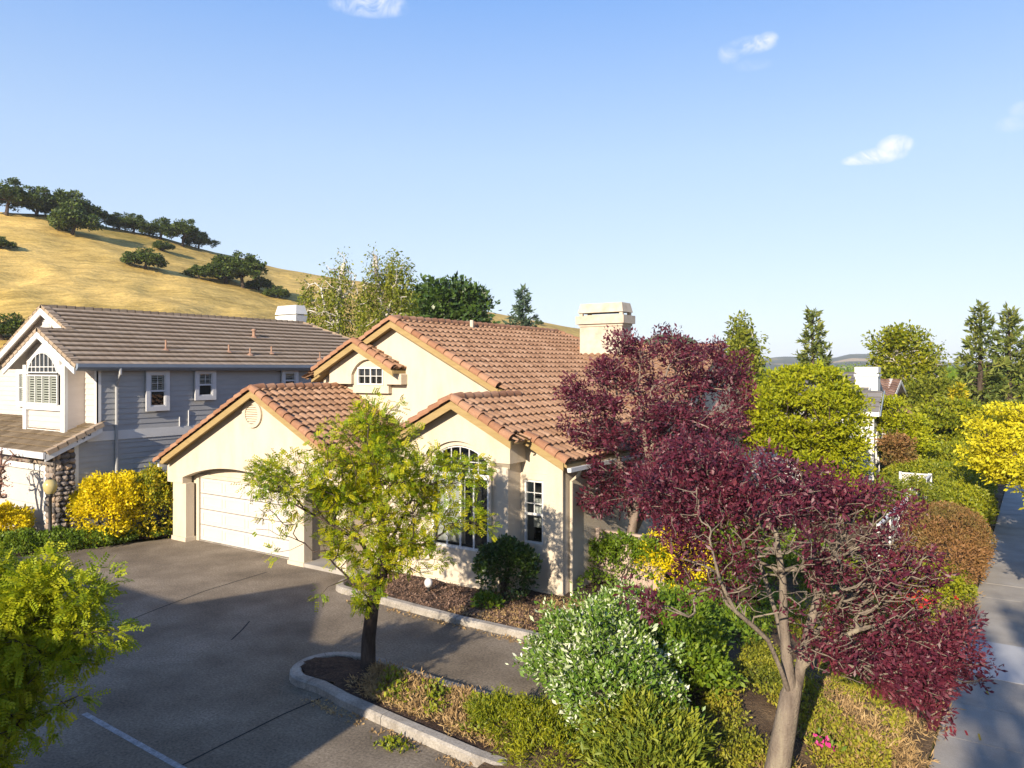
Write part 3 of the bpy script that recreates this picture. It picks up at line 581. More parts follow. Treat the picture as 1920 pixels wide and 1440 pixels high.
# ------------------------------------------------------------------ grey clapboard house
GH = thing('clapboard_house', 'two storey grey clapboard house with a white trimmed arched window gable', 'house', (-5, 0, 0))
US = -2.66; side = lambda p: (US-p[1], p[0], p[2])       # (along v, depth into wall, z)
def siding(mb, x0f, x1f, y, z0, z1, lap=.19):
    z = z0
    while z < z1:
        t = min(z+lap, z1); zm = (z+t)/2; a0, a1 = x0f(z), x1f(z); b0, b1 = x0f(t), x1f(t)
        if a1-a0 > .02: mb.add([(a0, y-.022, z), (a1, y-.022, z), (max(b1, b0), y-.004, t), (b0, y-.004, t), (a0, y, z), (a1, y, z)], [(0, 1, 2, 3), (0, 4, 5, 1)])
        z = t
K = lambda c: (lambda z: c)
GZ = lambda u: 7.2+.49*(-5.0-u)                          # right slope
mb = MB(side); siding(mb, K(-2.03), K(10.6), 0, 3.67, 5.85); siding(mb, K(-2.78), K(10.6), 0, 0, 3.35); mb.box(-2.0, 10.6, .002, .2, 0, 5.9); mb.box(-2.78, -2.0, .002, .2, 0, 3.5)
mb.build('side_wall', M['siding'], GH)
mb = MB(); siding(mb, K(-3.45), K(-2.68), -2.03, 3.6, 5.9); siding(mb, lambda z: max(-12, -6.94-(8.0-z)/.49), lambda z: min(-3.0, -6.94+(8.0-z)/.49) if z > 5.6 else -3.45, -1.6, 3.6, 7.9)
siding(mb, lambda z: max(-6.45, -5+-(7.05-z)/.49), lambda z: min(-3.55, -5+(7.05-z)/.49), -2.6, 3.58, 7.0)
mb.box(-3.55, -3.5, -2.6, -2.03, 3.5, 5.9); mb.box(-6.5, -6.45, -2.6, -1.6, 3.5, 5.9)
mb.build('front_wall', M['sidinglight'], GH)
mb = MB(); mb.box(-12, -2.7, -1.58, -1.5, 0, 5.9); mb.box(-6.4, -3.6, -2.58, -1.6, 3.5, 6.4); mb.box(-3.5, -2.68, -2.01, -1.6, 0, 5.9); mb.build('front_core', M['sidinglight'], GH)
# white trim boards
mb = MB(side); mb.box(-2.07, -1.93, -.04, .0, 3.9, 5.85); mb.box(-2.82, -2.68, -.04, 0, 0, 3.35); mb.box(-2.4, 10.6, -.035, .0, 3.35, 3.67)
mb2 = MB(); mb2.box(-2.80, -2.62, -2.07, -2.03, 3.7, 5.85)
for a, b in ((-6.52, -6.28), (-3.78, -3.5)): mb2.box(a, b, -2.71, -2.6, 3.6, 5.95)
mb2.box(-6.27, -3.79, -2.715, -2.6, 4.36, 4.56); mb2.box(-6.28, -3.78, -2.66, -2.6, 3.56, 3.68)
mb2.plate([[(-6.28, 5.62), (-3.78, 5.62), (-3.9, 6.1), (-5.03, 6.72), (-6.16, 6.1)], ring_loops(-6.13, -3.93, 5.62, 5.66, .72)], -2.70, -2.6)
fascia(mb2, -5.0, 7.12, -2.45, GZ(-2.45)-.08, -2.92, .24); fascia(mb2, -7.6, 7.12-.49*2.6, -5.0, 7.12, -2.92, .24); fascia(mb2, -6.94, 8.07, -5.1, GZ(-5.1)-.08, -1.93, .24); fascia(mb2, -11.5, 8.07-.49*4.56, -6.94, 8.07, -1.93, .24)
mb.v += mb2.v; n0 = len(mb.v)-len(mb2.v); mb.f += [tuple(i+n0 for i in f) for f in mb2.f]; mb.r += mb2.r
mb.build('trim', M['white'], GH)
# roof
M['porchtile'] = pm('mossy_porch_tile', [(.12, .085, .045), (.18, .13, .075), (.25, .19, .12)], 3, .9, .3, 40, attr='rnd', spread=(.1, .9), fine=.15, fscale=30)
tl = MB(); gk = dict(w=.33, ex=.385, flat=True, lift=.085, ns=3, p=.49)
slopeR(tl, -2.36, GZ(-2.36), -2.9, 18, -6.94, lambda p: (p[1] > -1.9 or p[0] > -5.0) and p[1] < 10.5+(p[0]+6.94), **gk)
slopeL(tl, -7.65, 7.2-.49*2.65, -2.9, -1.6, -5.0, **gk); slopeL(tl, -12, 8.15-.49*5.06, -1.9, 10.5, -6.94, **gk)
def porch(p): return True
rf2 = tl.build('roof', M['shingle'], GH); tl = MB()
tiles(tl, (-12.2, -3.85, 3.10), (1, 0, 0), (0, 1, .46), porch, 9.84, 2.2, w=.33, ex=.34, flat=True, lift=.045, ns=3)
tl.build('porch_roof', M['porchtile'], GH)
def angled(mb, p0, p1, wd=.3, L=.34):
    "flat L-shaped edge tiles from low p0 to high p1"
    p0 = np.array(p0, float); p1 = np.array(p1, float); D = np.linalg.norm(p1-p0); d = (p1-p0)/D; k = int(round(D/L)); a = np.cross(d, (0, 0, 1)); a /= np.linalg.norm(a); b = np.cross(a, d)
    for i in range(k):
        c0 = p0+d*(i*D/k); c1 = p0+d*((i+1)*D/k+.03); vs = []
        for c, lf in ((c0, .05), (c1, .02)): vs += [c-a*wd/2+b*(lf-.14), c-a*wd/2+b*lf, c+a*wd/2+b*lf, c+a*wd/2+b*(lf-.14)]
        mb.add(vs, [(0, 1, 5, 4), (1, 2, 6, 5), (2, 3, 7, 6), (0, 3, 2, 1)], RS.rand())
for a, b in (((-2.36, -2.8, GZ(-2.36)), (-5.0, -2.8, 7.22)), ((-7.65, -2.8, 5.9), (-5.0, -2.8, 7.22)), ((-5.0, -1.8, GZ(-5.0)), (-6.94, -1.8, 8.18)), ((-11.9, -1.8, 5.7), (-6.94, -1.8, 8.18)), ((-6.94, 10.5, 8.18), (-6.94, -1.7, 8.18)), ((-2.5, 14.9, 6.0), (-6.94, 10.5, 8.18)), ((-5.0, -1.7, 7.22), (-5.0, -2.8, 7.22)), ((-2.42, -3.8, 3.14), (-2.42, -2.05, 3.96))): mb = MB(); angled(mb, a, b, .24); mb.build('edge_tiles', M['shingle'], rf2)
mb = MB()
def deck2(u0, z0, u1, z1, v0, v1): mb.extrude([(u0, v0, z0-.05), (u1, v0, z1-.05), (u1, v0, z1-.13), (u0, v0, z0-.13)], (0, v1-v0, 0))
deck2(-6.94, 8.15, -2.4, GZ(-2.4), -1.88, 10.5); deck2(-5, 7.2, -2.4, GZ(-2.4), -2.87, -1.88); deck2(-7.6, 5.92, -5, 7.2, -2.87, -1.6); deck2(-12, 5.67, -6.94, 8.15, -1.88, 10.5)
mb.extrude([(-6.94, 10.5, 8.08), (-2.4, 15, 5.85), (-11.4, 15, 5.85)], (0, 0, -.08)); mb.extrude([(-12.2, -3.8, 3.05), (-12.2, -2.03, 3.87), (-12.2, -2.03, 3.79), (-12.2, -3.8, 2.97)], (9.8, 0, 0)); mb.build('soffit', M['sidinglight'], GH)
mb = MB(); mb.extrude([(-2.36, -2.9, 5.98), (-2.22, -2.9, 5.98), (-2.22, -2.9, 5.86), (-2.27, -2.9, 5.80), (-2.36, -2.9, 5.74)], (0, 17, 0)); mb.build('gutter', M['gutter'], GH)
mb = MB(); mb.tube([(-2.28, -1.45, 5.82), (-2.28, -1.45, 5.62), (-2.36, -1.45, 5.55), (-2.58, -1.42, 5.2), (-2.58, -1.42, 2.0), (-2.58, -1.42, .05)], .055, 6); mb.build('downspout', M['siding'], GH)
# windows
mside = side
for a, b, z0, z1, full in ((-.22, .38, 4.45, 5.62, True), (1.72, 2.32, 4.78, 5.66, True), (5.78, 6.35, 5.0, 5.66, False)):
    wn = window(GH, mside, a, b, z0, z1, -.09, fw=.045, cols=2 if full else 1, rows=2, mid=z0+(z1-z0)*.48, casing=.15, mat='gwhite', proud=.03, inset=.03, bars=.015)
    backing(wn, mside, a, b, z0, z1, -.034); shutters(wn, mside, a+.05, b-.05, z0+(z1-z0)*.5, z1-.05, -.062, 1, .07)
wn = window(GH, front, -6.13, -3.93, 4.56, 5.60, -2.73, fw=.05, cols=4, rows=1, mat='white', proud=.02, inset=.03, bars=.03); backing(wn, front, -6.1, -3.96, 4.58, 5.58, -2.634); shutters(wn, front, -6.08, -3.98, 4.6, 5.56, -2.69, 4, .08)
wn = window(GH, front, -6.13, -3.93, 5.66, 5.67, -2.73, fw=.045, cols=7, rows=2, rise=.70, mat='white', proud=.02, inset=.03, bars=.03, name='arched_window'); mb = MB(); mb.plate([ring_loops(-6.1, -3.96, 5.63, 5.66, .68)], -2.64, -2.63); mb.build('room_backing', M['dark'], wn)
wn = window(GH, front, -9.1, -7.0, 4.5, 5.65, -1.72, fw=.05, cols=4, rows=2, casing=.14, proud=.03, inset=.03, bars=.03); backing(wn, front, -9.08, -7.02, 4.52, 5.63, -1.634); shutters(wn, front, -9.05, -7.05, 4.55, 5.6, -1.68, 4, .07)
mb = MB(); mb.plate([[(-7.35, 7.3), (-6.7, 7.3), (-6.7, 7.5), (-7.0, 7.75), (-7.35, 7.6)]], -1.66, -1.6)
for k in range(5): mb.box(-7.28, -6.77, -1.69, -1.655, 7.33+k*.07, 7.37+k*.07)
mb.build('gable_vent', M['white'], GH)
# garage front with river rock and door
mb = MB(); 
def stones(mb, m, a0, a1, z0, z1, y, seed):
    r = np.random.RandomState(seed); z = z0
    while z < z1:
        hh = r.uniform(.13, .22); x = a0
        while x < a1:
            ww = r.uniform(.14, .30); cx_, cz_ = x+ww/2, z+hh/2; n = 9; ph = r.uniform(0, 6); vs = []
            for ring_, dp in ((1., 0.), (.82, .05), (.4, .085)):
                for t in range(n):
                    q = 2*math.pi*t/n; rad = ring_*(1+.15*math.sin(2*q+ph)+.08*math.sin(3*q+2*ph)); vs.append(m((min(a1, max(a0, cx_+ww*.56*rad*math.cos(q))), y-dp*r.uniform(.7, 1.2), min(z1, max(z0, cz_+hh*.6*rad*math.sin(q))))))
            vs.append(m((cx_, y-.095, cz_))); fs = [(k*n+t, k*n+(t+1) % n, (k+1)*n+(t+1) % n, (k+1)*n+t) for k in (0, 1) for t in range(n)]+[(2*n+t, 2*n+(t+1) % n, 3*n) for t in range(n)]
            mb.add(vs, fs, r.rand()**1.3); x += ww
        z += hh
stones(mb, side, -3.42, -2.80, 0, 3.15, -.002, 5); mb2 = MB(); stones(mb2, front, -12, -2.62, 2.62, 3.1, -3.42, 6); stones(mb2, front, -3.2, -2.62, 0, 2.62, -3.42, 7)
mb.v += mb2.v; n0 = len(mb.v)-len(mb2.v); mb.f += [tuple(i+n0 for i in f) for f in mb2.f]; mb.r += mb2.r
st = mb.build('stone_facing', M['stone'], GH)
mb = MB(); mb.box(-3.2, -2.67, -3.415, -2.8, 0, 3.15); mb.box(-12, -3.2, -3.41, -3.2, 2.62, 3.12); mb.build('stone_core', pm('mortar', [(.06, .055, .05), (.10, .09, .08)], 8, .95), st)
mb = MB()
for k in range(4): mb.box(-8.4, -3.34, -3.28, -3.24, .03+k*.6, .03+k*.6+.59)
mb.build('garage_door', M['garage'], GH)
mb = MB(); mb.box(-8.6, -3.2, -3.44, -3.29, 2.42, 2.62); mb.box(-3.36, -3.2, -3.44, -3.29, 0, 2.42); mb.box(-12.2, -2.34, -3.93, -3.84, 2.93, 3.13); mb.extrude([(-2.34, -3.86, 3.06), (-2.34, -2.03, 3.90), (-2.34, -2.03, 3.66), (-2.34, -3.86, 2.84)], (-.04, 0, 0)); mb.build('porch_trim', M['white'], GH)
from mathutils import Matrix
for k, ch_ in enumerate('186'):
    cu_ = bpy.data.curves.new('house_number', 'FONT'); cu_.body = ch_; cu_.size = .25; cu_.extrude = .008; cu_.align_x = 'CENTER'
    tx = bpy.data.objects.new('house_number_curve', cu_); COL.objects.link(tx); me_ = bpy.data.meshes.new_from_object(tx.evaluated_get(bpy.context.evaluated_depsgraph_get())); bpy.data.objects.remove(tx)
    me_.materials.clear(); me_.materials.append(M['black']); no = bpy.data.objects.new('house_number', me_); COL.objects.link(no); no.parent = GH
    vv = -2.86+k*.2; no.matrix_local = Matrix.Translation((-2.335+5, vv, 2.84+(vv+3.86)*.448+.10)) @ Matrix.Rotation(math.pi/2, 4, 'Z') @ Matrix.Rotation(math.pi/2, 4, 'X') @ Matrix.Rotation(.3, 4, 'Z')
# chimney and roof pipes
mb = MB(); c0, c1, d0, d1 = -8.45, -6.85, 10.0, 10.75
mb.box(c0+.1, c1-.1, d0+.1, d1-.1, 6.6, 8.15)
for z0, z1, e0, e1 in ((8.15, 8.5, .06, 0.), (8.58, 9.02, 0., .1)):
    q0 = [(c0+e0, d0+e0, z0), (c1-e0, d0+e0, z0), (c1-e0, d1-e0, z0), (c0+e0, d1-e0, z0)]; q1 = [(c0+e1, d0+e1, z1), (c1-e1, d0+e1, z1), (c1-e1, d1-e1, z1), (c0+e1, d1-e1, z1)]
    mb.add(q0+q1, [(0, 1, 5, 4), (1, 2, 6, 5), (2, 3, 7, 6), (3, 0, 4, 7), (0, 3, 2, 1), (4, 5, 6, 7)])
mb.box(c0+.12, c1-.12, d0+.12, d1-.12, 8.5, 8.58); mb.build('chimney', M['white'], GH)
for (u, h, r_) in ((-3.55, .42, .035), (-4.95, .34, .07), (-3.5, .33, .035), (-3.3, .3, .035), (-3.45, .34, .035), (-3.0, .35, .03)):
    k = {(-3.55, .42): (311, 640), (-4.95, .34): (476, 632), (-3.5, .33): (429, 658), (-3.3, .3): (469, 665), (-3.45, .34): (509, 662), (-3.0, .35): (600, 668)}[(u, h)]
    d = P(*k, 1.)-CAM; t = (u-CAM[0])/d[0]; v = CAM[1]+d[1]*t; z = GZ(u)
    mb = MB(); mb.tube([(u, v, z-.05), (u, v, z+h)], r_, 8); mb.lathe([(.17, 0), (.16, .03), (r_+.02, .09), (r_, .1)], (u, v, z+.0), 10)
    if r_ > .05: mb.lathe([(.11, 0), (.11, .06), (.02, .1)], (u, v, z+h-.02), 10)
    mb.build('vent_pipe', M['pipe'], GH)

# ------------------------------------------------------------------ plants
def nrm(a): return a/(np.linalg.norm(a, axis=-1, keepdims=True)+1e-9)
def leaves(Pt, D, size, rs, aspect=.5, jit=.6, up=.5, sv=.42):
    "leaf quads at points Pt growing along D"
    n = len(Pt); a = nrm(D+rs.normal(0, jit, (n, 3))); m = nrm(rs.normal(0, .9, (n, 3))+np.array([0, 0, up])+np.array(to_sun)*.55); s_ = nrm(np.cross(a, m)); m = np.cross(s_, a)
    L = (size*np.clip(1+rs.normal(0, sv, n), .45, 1.9))[:, None]; w_ = L*aspect*.5
    V = np.stack([Pt, Pt+a*L*.55+s_*w_-m*L*.08, Pt+a*L, Pt+a*L*.55-s_*w_-m*L*.08], 1)
    return V.reshape(-1, 3), np.clip(rs.beta(2, 2, n), 0, 1)
def pinnate(Pt, D, length, npair, leaf, rs, droop=.25, jit=.45):
    "feathery leaves: npair leaflets either side of a rachis"
    n = len(Pt); a = nrm(D+rs.normal(0, jit, (n, 3))-np.array([0, 0, droop])); m = nrm(rs.normal(0, .5, (n, 3))+np.array([0, 0, 1.])); s_ = nrm(np.cross(a, m)); m = np.cross(s_, a)
    L = length*np.clip(1+rs.normal(0, .25, n), .5, 1.6); base = rs.rand(n); out, rr = [], []
    for k in range(npair):
        t = (k+.6)/npair; c = Pt+a*(L*t)[:, None]-m*(L*.18*t*t)[:, None]; ll = leaf*(1-.35*abs(t-.45))
        for sg in (1, -1):
            d = nrm(s_*sg+a*.55+rs.normal(0, .12, (n, 3))-m*.15); wv = nrm(np.cross(d, m))*ll*.27
            out.append(np.stack([c, c+d*ll*.5+wv, c+d*ll, c+d*ll*.5-wv], 1)); rr.append(np.clip(base+rs.normal(0, .1, n), 0, 1))
    return np.concatenate(out).reshape(-1, 3), np.concatenate(rr)
def leafmesh(name, VR, mat, parent):
    V = np.concatenate([a for a, _ in VR]); r = np.concatenate([b for _, b in VR]); return mesh_np(name, V, np.arange(len(V)).reshape(-1, 4), mat, parent, r)
def in_ball(n, rs, lo=.0):
    d = nrm(rs.normal(0, 1, (n, 3))); return d*(lo**3+(1-lo**3)*rs.rand(n, 1))**(1/3)
def clump(x, y, rx, ry, Y, rd=None, wgt=1.):
    "ellipsoid standing where the photo shows it: pixel centre and radii, distance Y, depth radius rd metres"
    a, b = rx/F_PX*Y, ry/F_PX*Y; return (P(x, y, Y), a, rd if rd else (a+b)/2, b, wgt)
def pts_in(cl, n, rs, lo=.3):
    w_ = np.array([c[4]*(c[1]*c[2]*c[3])**.72 for c in cl]); ks = np.random.RandomState(rs.randint(1 << 30)).multinomial(n, w_/w_.sum()); out = []
    for c, k in zip(cl, ks):
        q = in_ball(k, rs, lo); out.append(c[0]+RT*q[:, :1]*c[1]+FW*q[:, 1:2]*c[2]+np.array([0, 0, 1.])*q[:, 2:]*c[3])
    return np.concatenate(out)
def grow(trunk, targets, bal=.35, step=.3, rs=None, wob=.06, rtip=.006, expo=.46, rmax=None, tk=None, sag=0.):
    "skeleton: trunk nodes, then every target joined to the nearest suitable node; returns chains (points, radii) and tips"
    nodes = [np.array(p, float) for p in trunk[0]]; par = [-1]+list(range(len(nodes)-1)); plen = [0.]
    for i in range(1, len(nodes)): plen.append(plen[-1]+np.linalg.norm(nodes[i]-nodes[i-1]))
    for br in trunk[1:]:
        pr = int(np.argmin([np.linalg.norm(np.array(br[0])-q) for q in nodes])); 
        for p in br[1:]:
            p = np.array(p, float); plen.append(plen[pr]+np.linalg.norm(p-nodes[pr])); nodes.append(p); par.append(pr); pr = len(nodes)-1
    ntr = len(nodes); first = 2
    arr = np.zeros((ntr+len(targets)*40, 3)); arr[:ntr] = nodes; pl = np.zeros(len(arr)); pl[:ntr] = plen; n = ntr; par = par+[0]*(len(arr)-ntr); tips = []
    top = arr[:ntr].mean(0); order = np.argsort(np.linalg.norm(targets-arr[ntr-1], axis=1))
    for ti in order:
        t = targets[ti]; d = t-arr[:n]; dist = np.linalg.norm(d, axis=1)+1e-6; cost = dist*(1+.5*np.clip(.05-d[:, 2]/dist, 0, 1))+bal*pl[:n]; cost[:first] += 5
        k = int(np.argmin(cost)); L = dist[k]; m = max(1, min(38, int(L/step)+1)); a = arr[k]; prv = k
        dir0 = nrm(a-arr[par[k]]) if par[k] >= 0 else np.array([0, 0, 1.]); ctrl = a+dir0*L*.35
        for j in range(1, m+1):
            s_ = j/m; p = (1-s_)**2*a+2*s_*(1-s_)*ctrl+s_*s_*t
            if j < m: p = p+rs.normal(0, wob*min(L, 1), 3)
            if n >= len(arr): break
            arr[n] = p; par[n] = prv; pl[n] = pl[prv]+np.linalg.norm(p-arr[prv]); prv = n; n += 1
        tips.append(prv)
    arr = arr[:n]; par = np.array(par[:n]); cnt = np.zeros(n)
    for t in tips: cnt[t] += 1
    for i in range(n-1, 0, -1):
        if par[i] >= 0 and par[i] < i: cnt[par[i]] += cnt[i]
    rad = rtip*np.maximum(cnt, 1)**expo
    if rmax is not None:
        for i in range(len(trunk[0])): rad[i] = max(rmax[i] if hasattr(rmax, '__len__') else rmax*(1-.4*i/len(trunk[0])), rtip)
    if rmax is not None and not hasattr(rmax, '__len__'): rad = np.minimum(rad, rmax)
    ch = [[] for _ in range(n)]
    for i in range(1, n):
        if par[i] >= 0: ch[par[i]].append(i)
    chains = []; st = [(0, None)]
    while st:
        i, frm = st.pop(); pts, rr = ([arr[frm]], [min(rad[frm], rad[i]*1.15)]) if frm is not None else ([], [])
        while True:
            pts.append(arr[i]); rr.append(rad[i])
            if not ch[i]: break
            nx = max(ch[i], key=lambda c: (c < ntr and i < ntr, cnt[c]))
            for c in ch[i]:
                if c != nx: st.append((c, i))
            i = nx
        if len(pts) > 1: chains.append((pts, rr))
    tipd = nrm(np.array([arr[t]-arr[par[t]] for t in tips]))
    return chains, arr[tips], tipd
def wood(name, chains, mat, parent, rmin=0., thick=1., sides=None):
    mb = MB()
    for pts, rr in chains:
        if max(rr) < rmin: continue
        r0 = max(rr); mb.tube(pts, [x*thick for x in rr], sides or (10 if r0 > .06 else 6 if r0 > .02 else 4), cap=False)
    return mb.build(name, mat, parent, smooth=True)
def bend(a, b, k=5, w_=.0, rs=RS):
    a = np.array(a, float); b = np.array(b, float); return [a+(b-a)*t+(rs.normal(0, w_, 3) if 0 < t < 1 else 0) for t in np.linspace(0, 1, k)]
LF = {}
LF['locust'] = leafmat('locust_leaf', [(.07, .16, .006), (.20, .27, .007), (.36, .36, .008), (.48, .38, .012)], .35)
LF['bright'] = leafmat('bright_green_leaf', [(.10, .16, .006), (.22, .28, .008), (.36, .38, .012), (.46, .44, .025)], .35)
LF['purple'] = leafmat('purple_plum_leaf', [(.03, .007, .018), (.075, .014, .028), (.125, .021, .037), (.20, .05, .055)], .3, .4, .45, patch=.5, pscale=1.6)
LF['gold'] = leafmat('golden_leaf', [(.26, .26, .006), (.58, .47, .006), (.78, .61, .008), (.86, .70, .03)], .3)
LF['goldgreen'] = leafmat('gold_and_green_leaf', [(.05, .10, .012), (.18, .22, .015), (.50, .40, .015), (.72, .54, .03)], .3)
LF['lime'] = leafmat('yellow_green_leaf', [(.10, .14, .006), (.22, .255, .007), (.345, .35, .009), (.42, .41, .02)], .35)
LF['yellowtree'] = leafmat('yellow_tree_leaf', [(.30, .29, .012), (.50, .45, .015), (.62, .55, .02), (.70, .62, .05)], .35)
LF['dark'] = leafmat('dark_green_leaf', [(.012, .03, .006), (.032, .066, .011), (.06, .105, .016), (.10, .145, .024)], .2, .5, .4)
LF['mid'] = leafmat('mid_green_leaf', [(.03, .07, .006), (.08, .145, .008), (.15, .215, .012), (.23, .27, .02)], .3, .35)
LF['oak'] = leafmat('oak_leaf', [(.012, .03, .006), (.035, .062, .009), (.08, .11, .012), (.14, .155, .02)], .2, .3, pscale=.4)
LF['birch'] = leafmat('birch_leaf', [(.05, .085, .010), (.12, .15, .014), (.21, .225, .02), (.30, .28, .03)], .35)
LF['silver'] = leafmat('variegated_leaf', [(.025, .07, .006), (.075, .15, .012), (.15, .22, .03), (.60, .63, .46), (.72, .74, .6)], .1, .4, .4, patch=.25, pscale=1.3, pos=[0, .34, .64, .80, 1.])
LF['juniper'] = leafmat('juniper_needle', [(.04, .075, .012), (.11, .15, .016), (.22, .24, .02), (.32, .30, .03)], .2)
LF['conifer'] = leafmat('conifer_needle', [(.03, .055, .014), (.085, .12, .025), (.17, .19, .036), (.25, .24, .05)], .2)
LF['blueconifer'] = leafmat('blue_green_needle', [(.02, .045, .03), (.05, .09, .055), (.09, .13, .075), (.14, .17, .09)], .2)
LF['rust'] = leafmat('rusty_leaf', [(.075, .085, .016), (.155, .105, .03), (.22, .11, .04), (.27, .145, .07)], .2, patch=.65, pscale=.9)
LF['hedge'] = leafmat('hedge_leaf', [(.05, .085, .005), (.13, .165, .006), (.24, .245, .008), (.33, .30, .012)], .25, .35)
LF['cover'] = leafmat('ground_cover_leaf', [(.05, .08, .01), (.15, .17, .015), (.30, .28, .025), (.30, .17, .05)], .3, patch=.5, pscale=.8)
LF['dry'] = leafmat('dry_grass_blade', [(.14, .085, .04), (.28, .18, .08), (.40, .27, .12), (.45, .33, .17)], .2)
LF['redflower'] = leafmat('red_petal', [(.42, .012, .02), (.55, .03, .04), (.62, .05, .06)], .25)
LF['pinkflower'] = leafmat('pink_petal', [(.55, .03, .20), (.65, .06, .28)], .25)
LF['whiteflower'] = leafmat('white_petal', [(.60, .56, .50), (.74, .70, .66)], .25)

def tree(name, label, base, trunk, cl, nt, seed, leaf, bark, nleaf, size, kind='broad', spread=.28, rmax=.16, bal=.35, lo=.3, group=None, cat='tree', rtip=.006, expo=.46, up=.5, aspect=.55, jit=.7, step=.3, wob=.06, skip=None, thick=1., wood_min=0., pin=None, extra=None, gam=1.1):
    rs = np.random.RandomState(seed); root = thing(name, label, cat, base, group); T = pts_in(cl, nt, rs, lo)
    chains, tips, td = grow(trunk, T, bal, step, rs, wob, rtip, expo, rmax); wood('trunk', chains, bark, root, wood_min, thick)
    keep = np.ones(len(tips), bool) if skip is None else ~skip(tips, rs)
    tp, dd = tips[keep], td[keep]; k = nleaf/max(1, len(tp)); cnt = np.maximum(rs.gamma(gam, k/gam, len(tp)), .12*k).astype(int); i = np.repeat(np.arange(len(tp)), cnt); off = in_ball(len(i), rs, 0.)*(spread*np.clip((cnt/k)**.4, .5, 1.35)*rs.uniform(.75, 1.25, len(tp)))[i][:, None]
    if kind == 'weep': off = off*np.array([.7, .7, 2.2])-np.array([0, 0, spread*1.1])
    if kind == 'flat': off = off*np.array([1.3, 1.3, .45])
    pt = tp[i]+off; dr = nrm(dd[i]*.6+off/spread*.6+(np.array([0, 0, -.9]) if kind == 'weep' else np.array([0, 0, .1])))
    VR = [pinnate(pt, dr, *pin, rs)] if pin else [leaves(pt, dr, size, rs, aspect, jit, up)]
    if extra: VR += extra(rs)
    leafmesh('crown', VR, leaf, root); return root
def shell(n, el, rs, thick=.22, clip=True, power=2., lump=.12):
    "points near the skin of a union of ellipsoids (u, v, z, ru, rv, rz); returns points and outward directions"
    A = np.array(el, float); w_ = (A[:, 3]*A[:, 4]+A[:, 3]*A[:, 5]+A[:, 4]*A[:, 5]); ks = rs.multinomial(int(n*1.5), w_/w_.sum()); Ps, Ds = [], []
    for e, k in zip(A, ks):
        d = rs.normal(0, 1, (k, 3)); d[:, 2] = np.abs(d[:, 2])*np.where(rs.rand(k) < .85, 1, -1)
        ax_ = np.abs(d); 
        d = d/((ax_**power).sum(1)**(1/power))[:, None]
        bumpv = 1+lump*(np.sin(d[:, 0]*5+e[0]*3)*np.cos(d[:, 1]*6+e[1])+.6*np.sin(d[:, 2]*9+d[:, 0]*7))
        r = (1-thick*rs.rand(k)**1.6)*bumpv; p = e[:3]+d*e[3:]*r[:, None]; Ps.append(p); Ds.append(nrm(d/e[3:]))
    p = np.concatenate(Ps); d = np.concatenate(Ds); inside = np.zeros(len(p), bool)
    for e in A: inside |= ((np.abs((p-e[:3])/e[3:])**power).sum(1) < (1-thick*1.5)**power)
    ok = ~inside & (p[:, 2] > .06); p, d = p[ok], d[ok]; return p[:n], d[:n]
def shrub(name, label, el, n, leaf, size, seed, cat='shrub', group=None, aspect=.5, jit=.6, thick=.25, stems=10, bark='bark', power=2., lump=.12, up=.4, spikes=0, extra=None, tuft=0, stemlen=.9):
    rs = np.random.RandomState(seed); A = np.array(el, float); c = A[:, :2].mean(0); root = thing(name, label, cat, (c[0], c[1], .0), group)
    p, d = shell(n, el, rs, thick, power=power, lump=lump); dd = nrm(d+np.array([0, 0, .35]))
    if tuft:
        k = max(1, n//tuft); sel = rs.choice(len(p), min(k, len(p)), replace=False); i = np.repeat(sel, tuft); p = p[i]+rs.normal(0, size*.55, (len(i), 3)); dd = nrm(dd[i]+rs.normal(0, .45, (len(i), 3)))
    VR = [leaves(p, dd, size, rs, aspect, jit, up)]
    if extra: VR += extra(rs, el)
    mb = MB()
    for k in range(stems):
        e = A[rs.randint(len(A))]; q = in_ball(1, rs, .5)[0]; q[2] = abs(q[2]); t = e[:3]+q*e[3:]*stemlen; b = np.array([c[0]+rs.normal(0, .12), c[1]+rs.normal(0, .12), -.02])
        if np.linalg.norm(e[:2]-c) > 1.0: b = np.array([e[0]+rs.normal(0, .15), e[1]+rs.normal(0, .15), -.02])
        m_ = (b+t)/2+rs.normal(0, .08, 3); mb.tube([b, m_, t], [.022, .015, .006], 5, cap=False)
    if stems: mb.build('stems', M[bark], root, True)
    leafmesh('foliage', VR, leaf, root); return root
def project(p):
    d = p-CAM; Y = d@FW; return CX+(d@RT)/Y*F_PX, HY-d[:, 2]/Y*F_PX
pl = LF
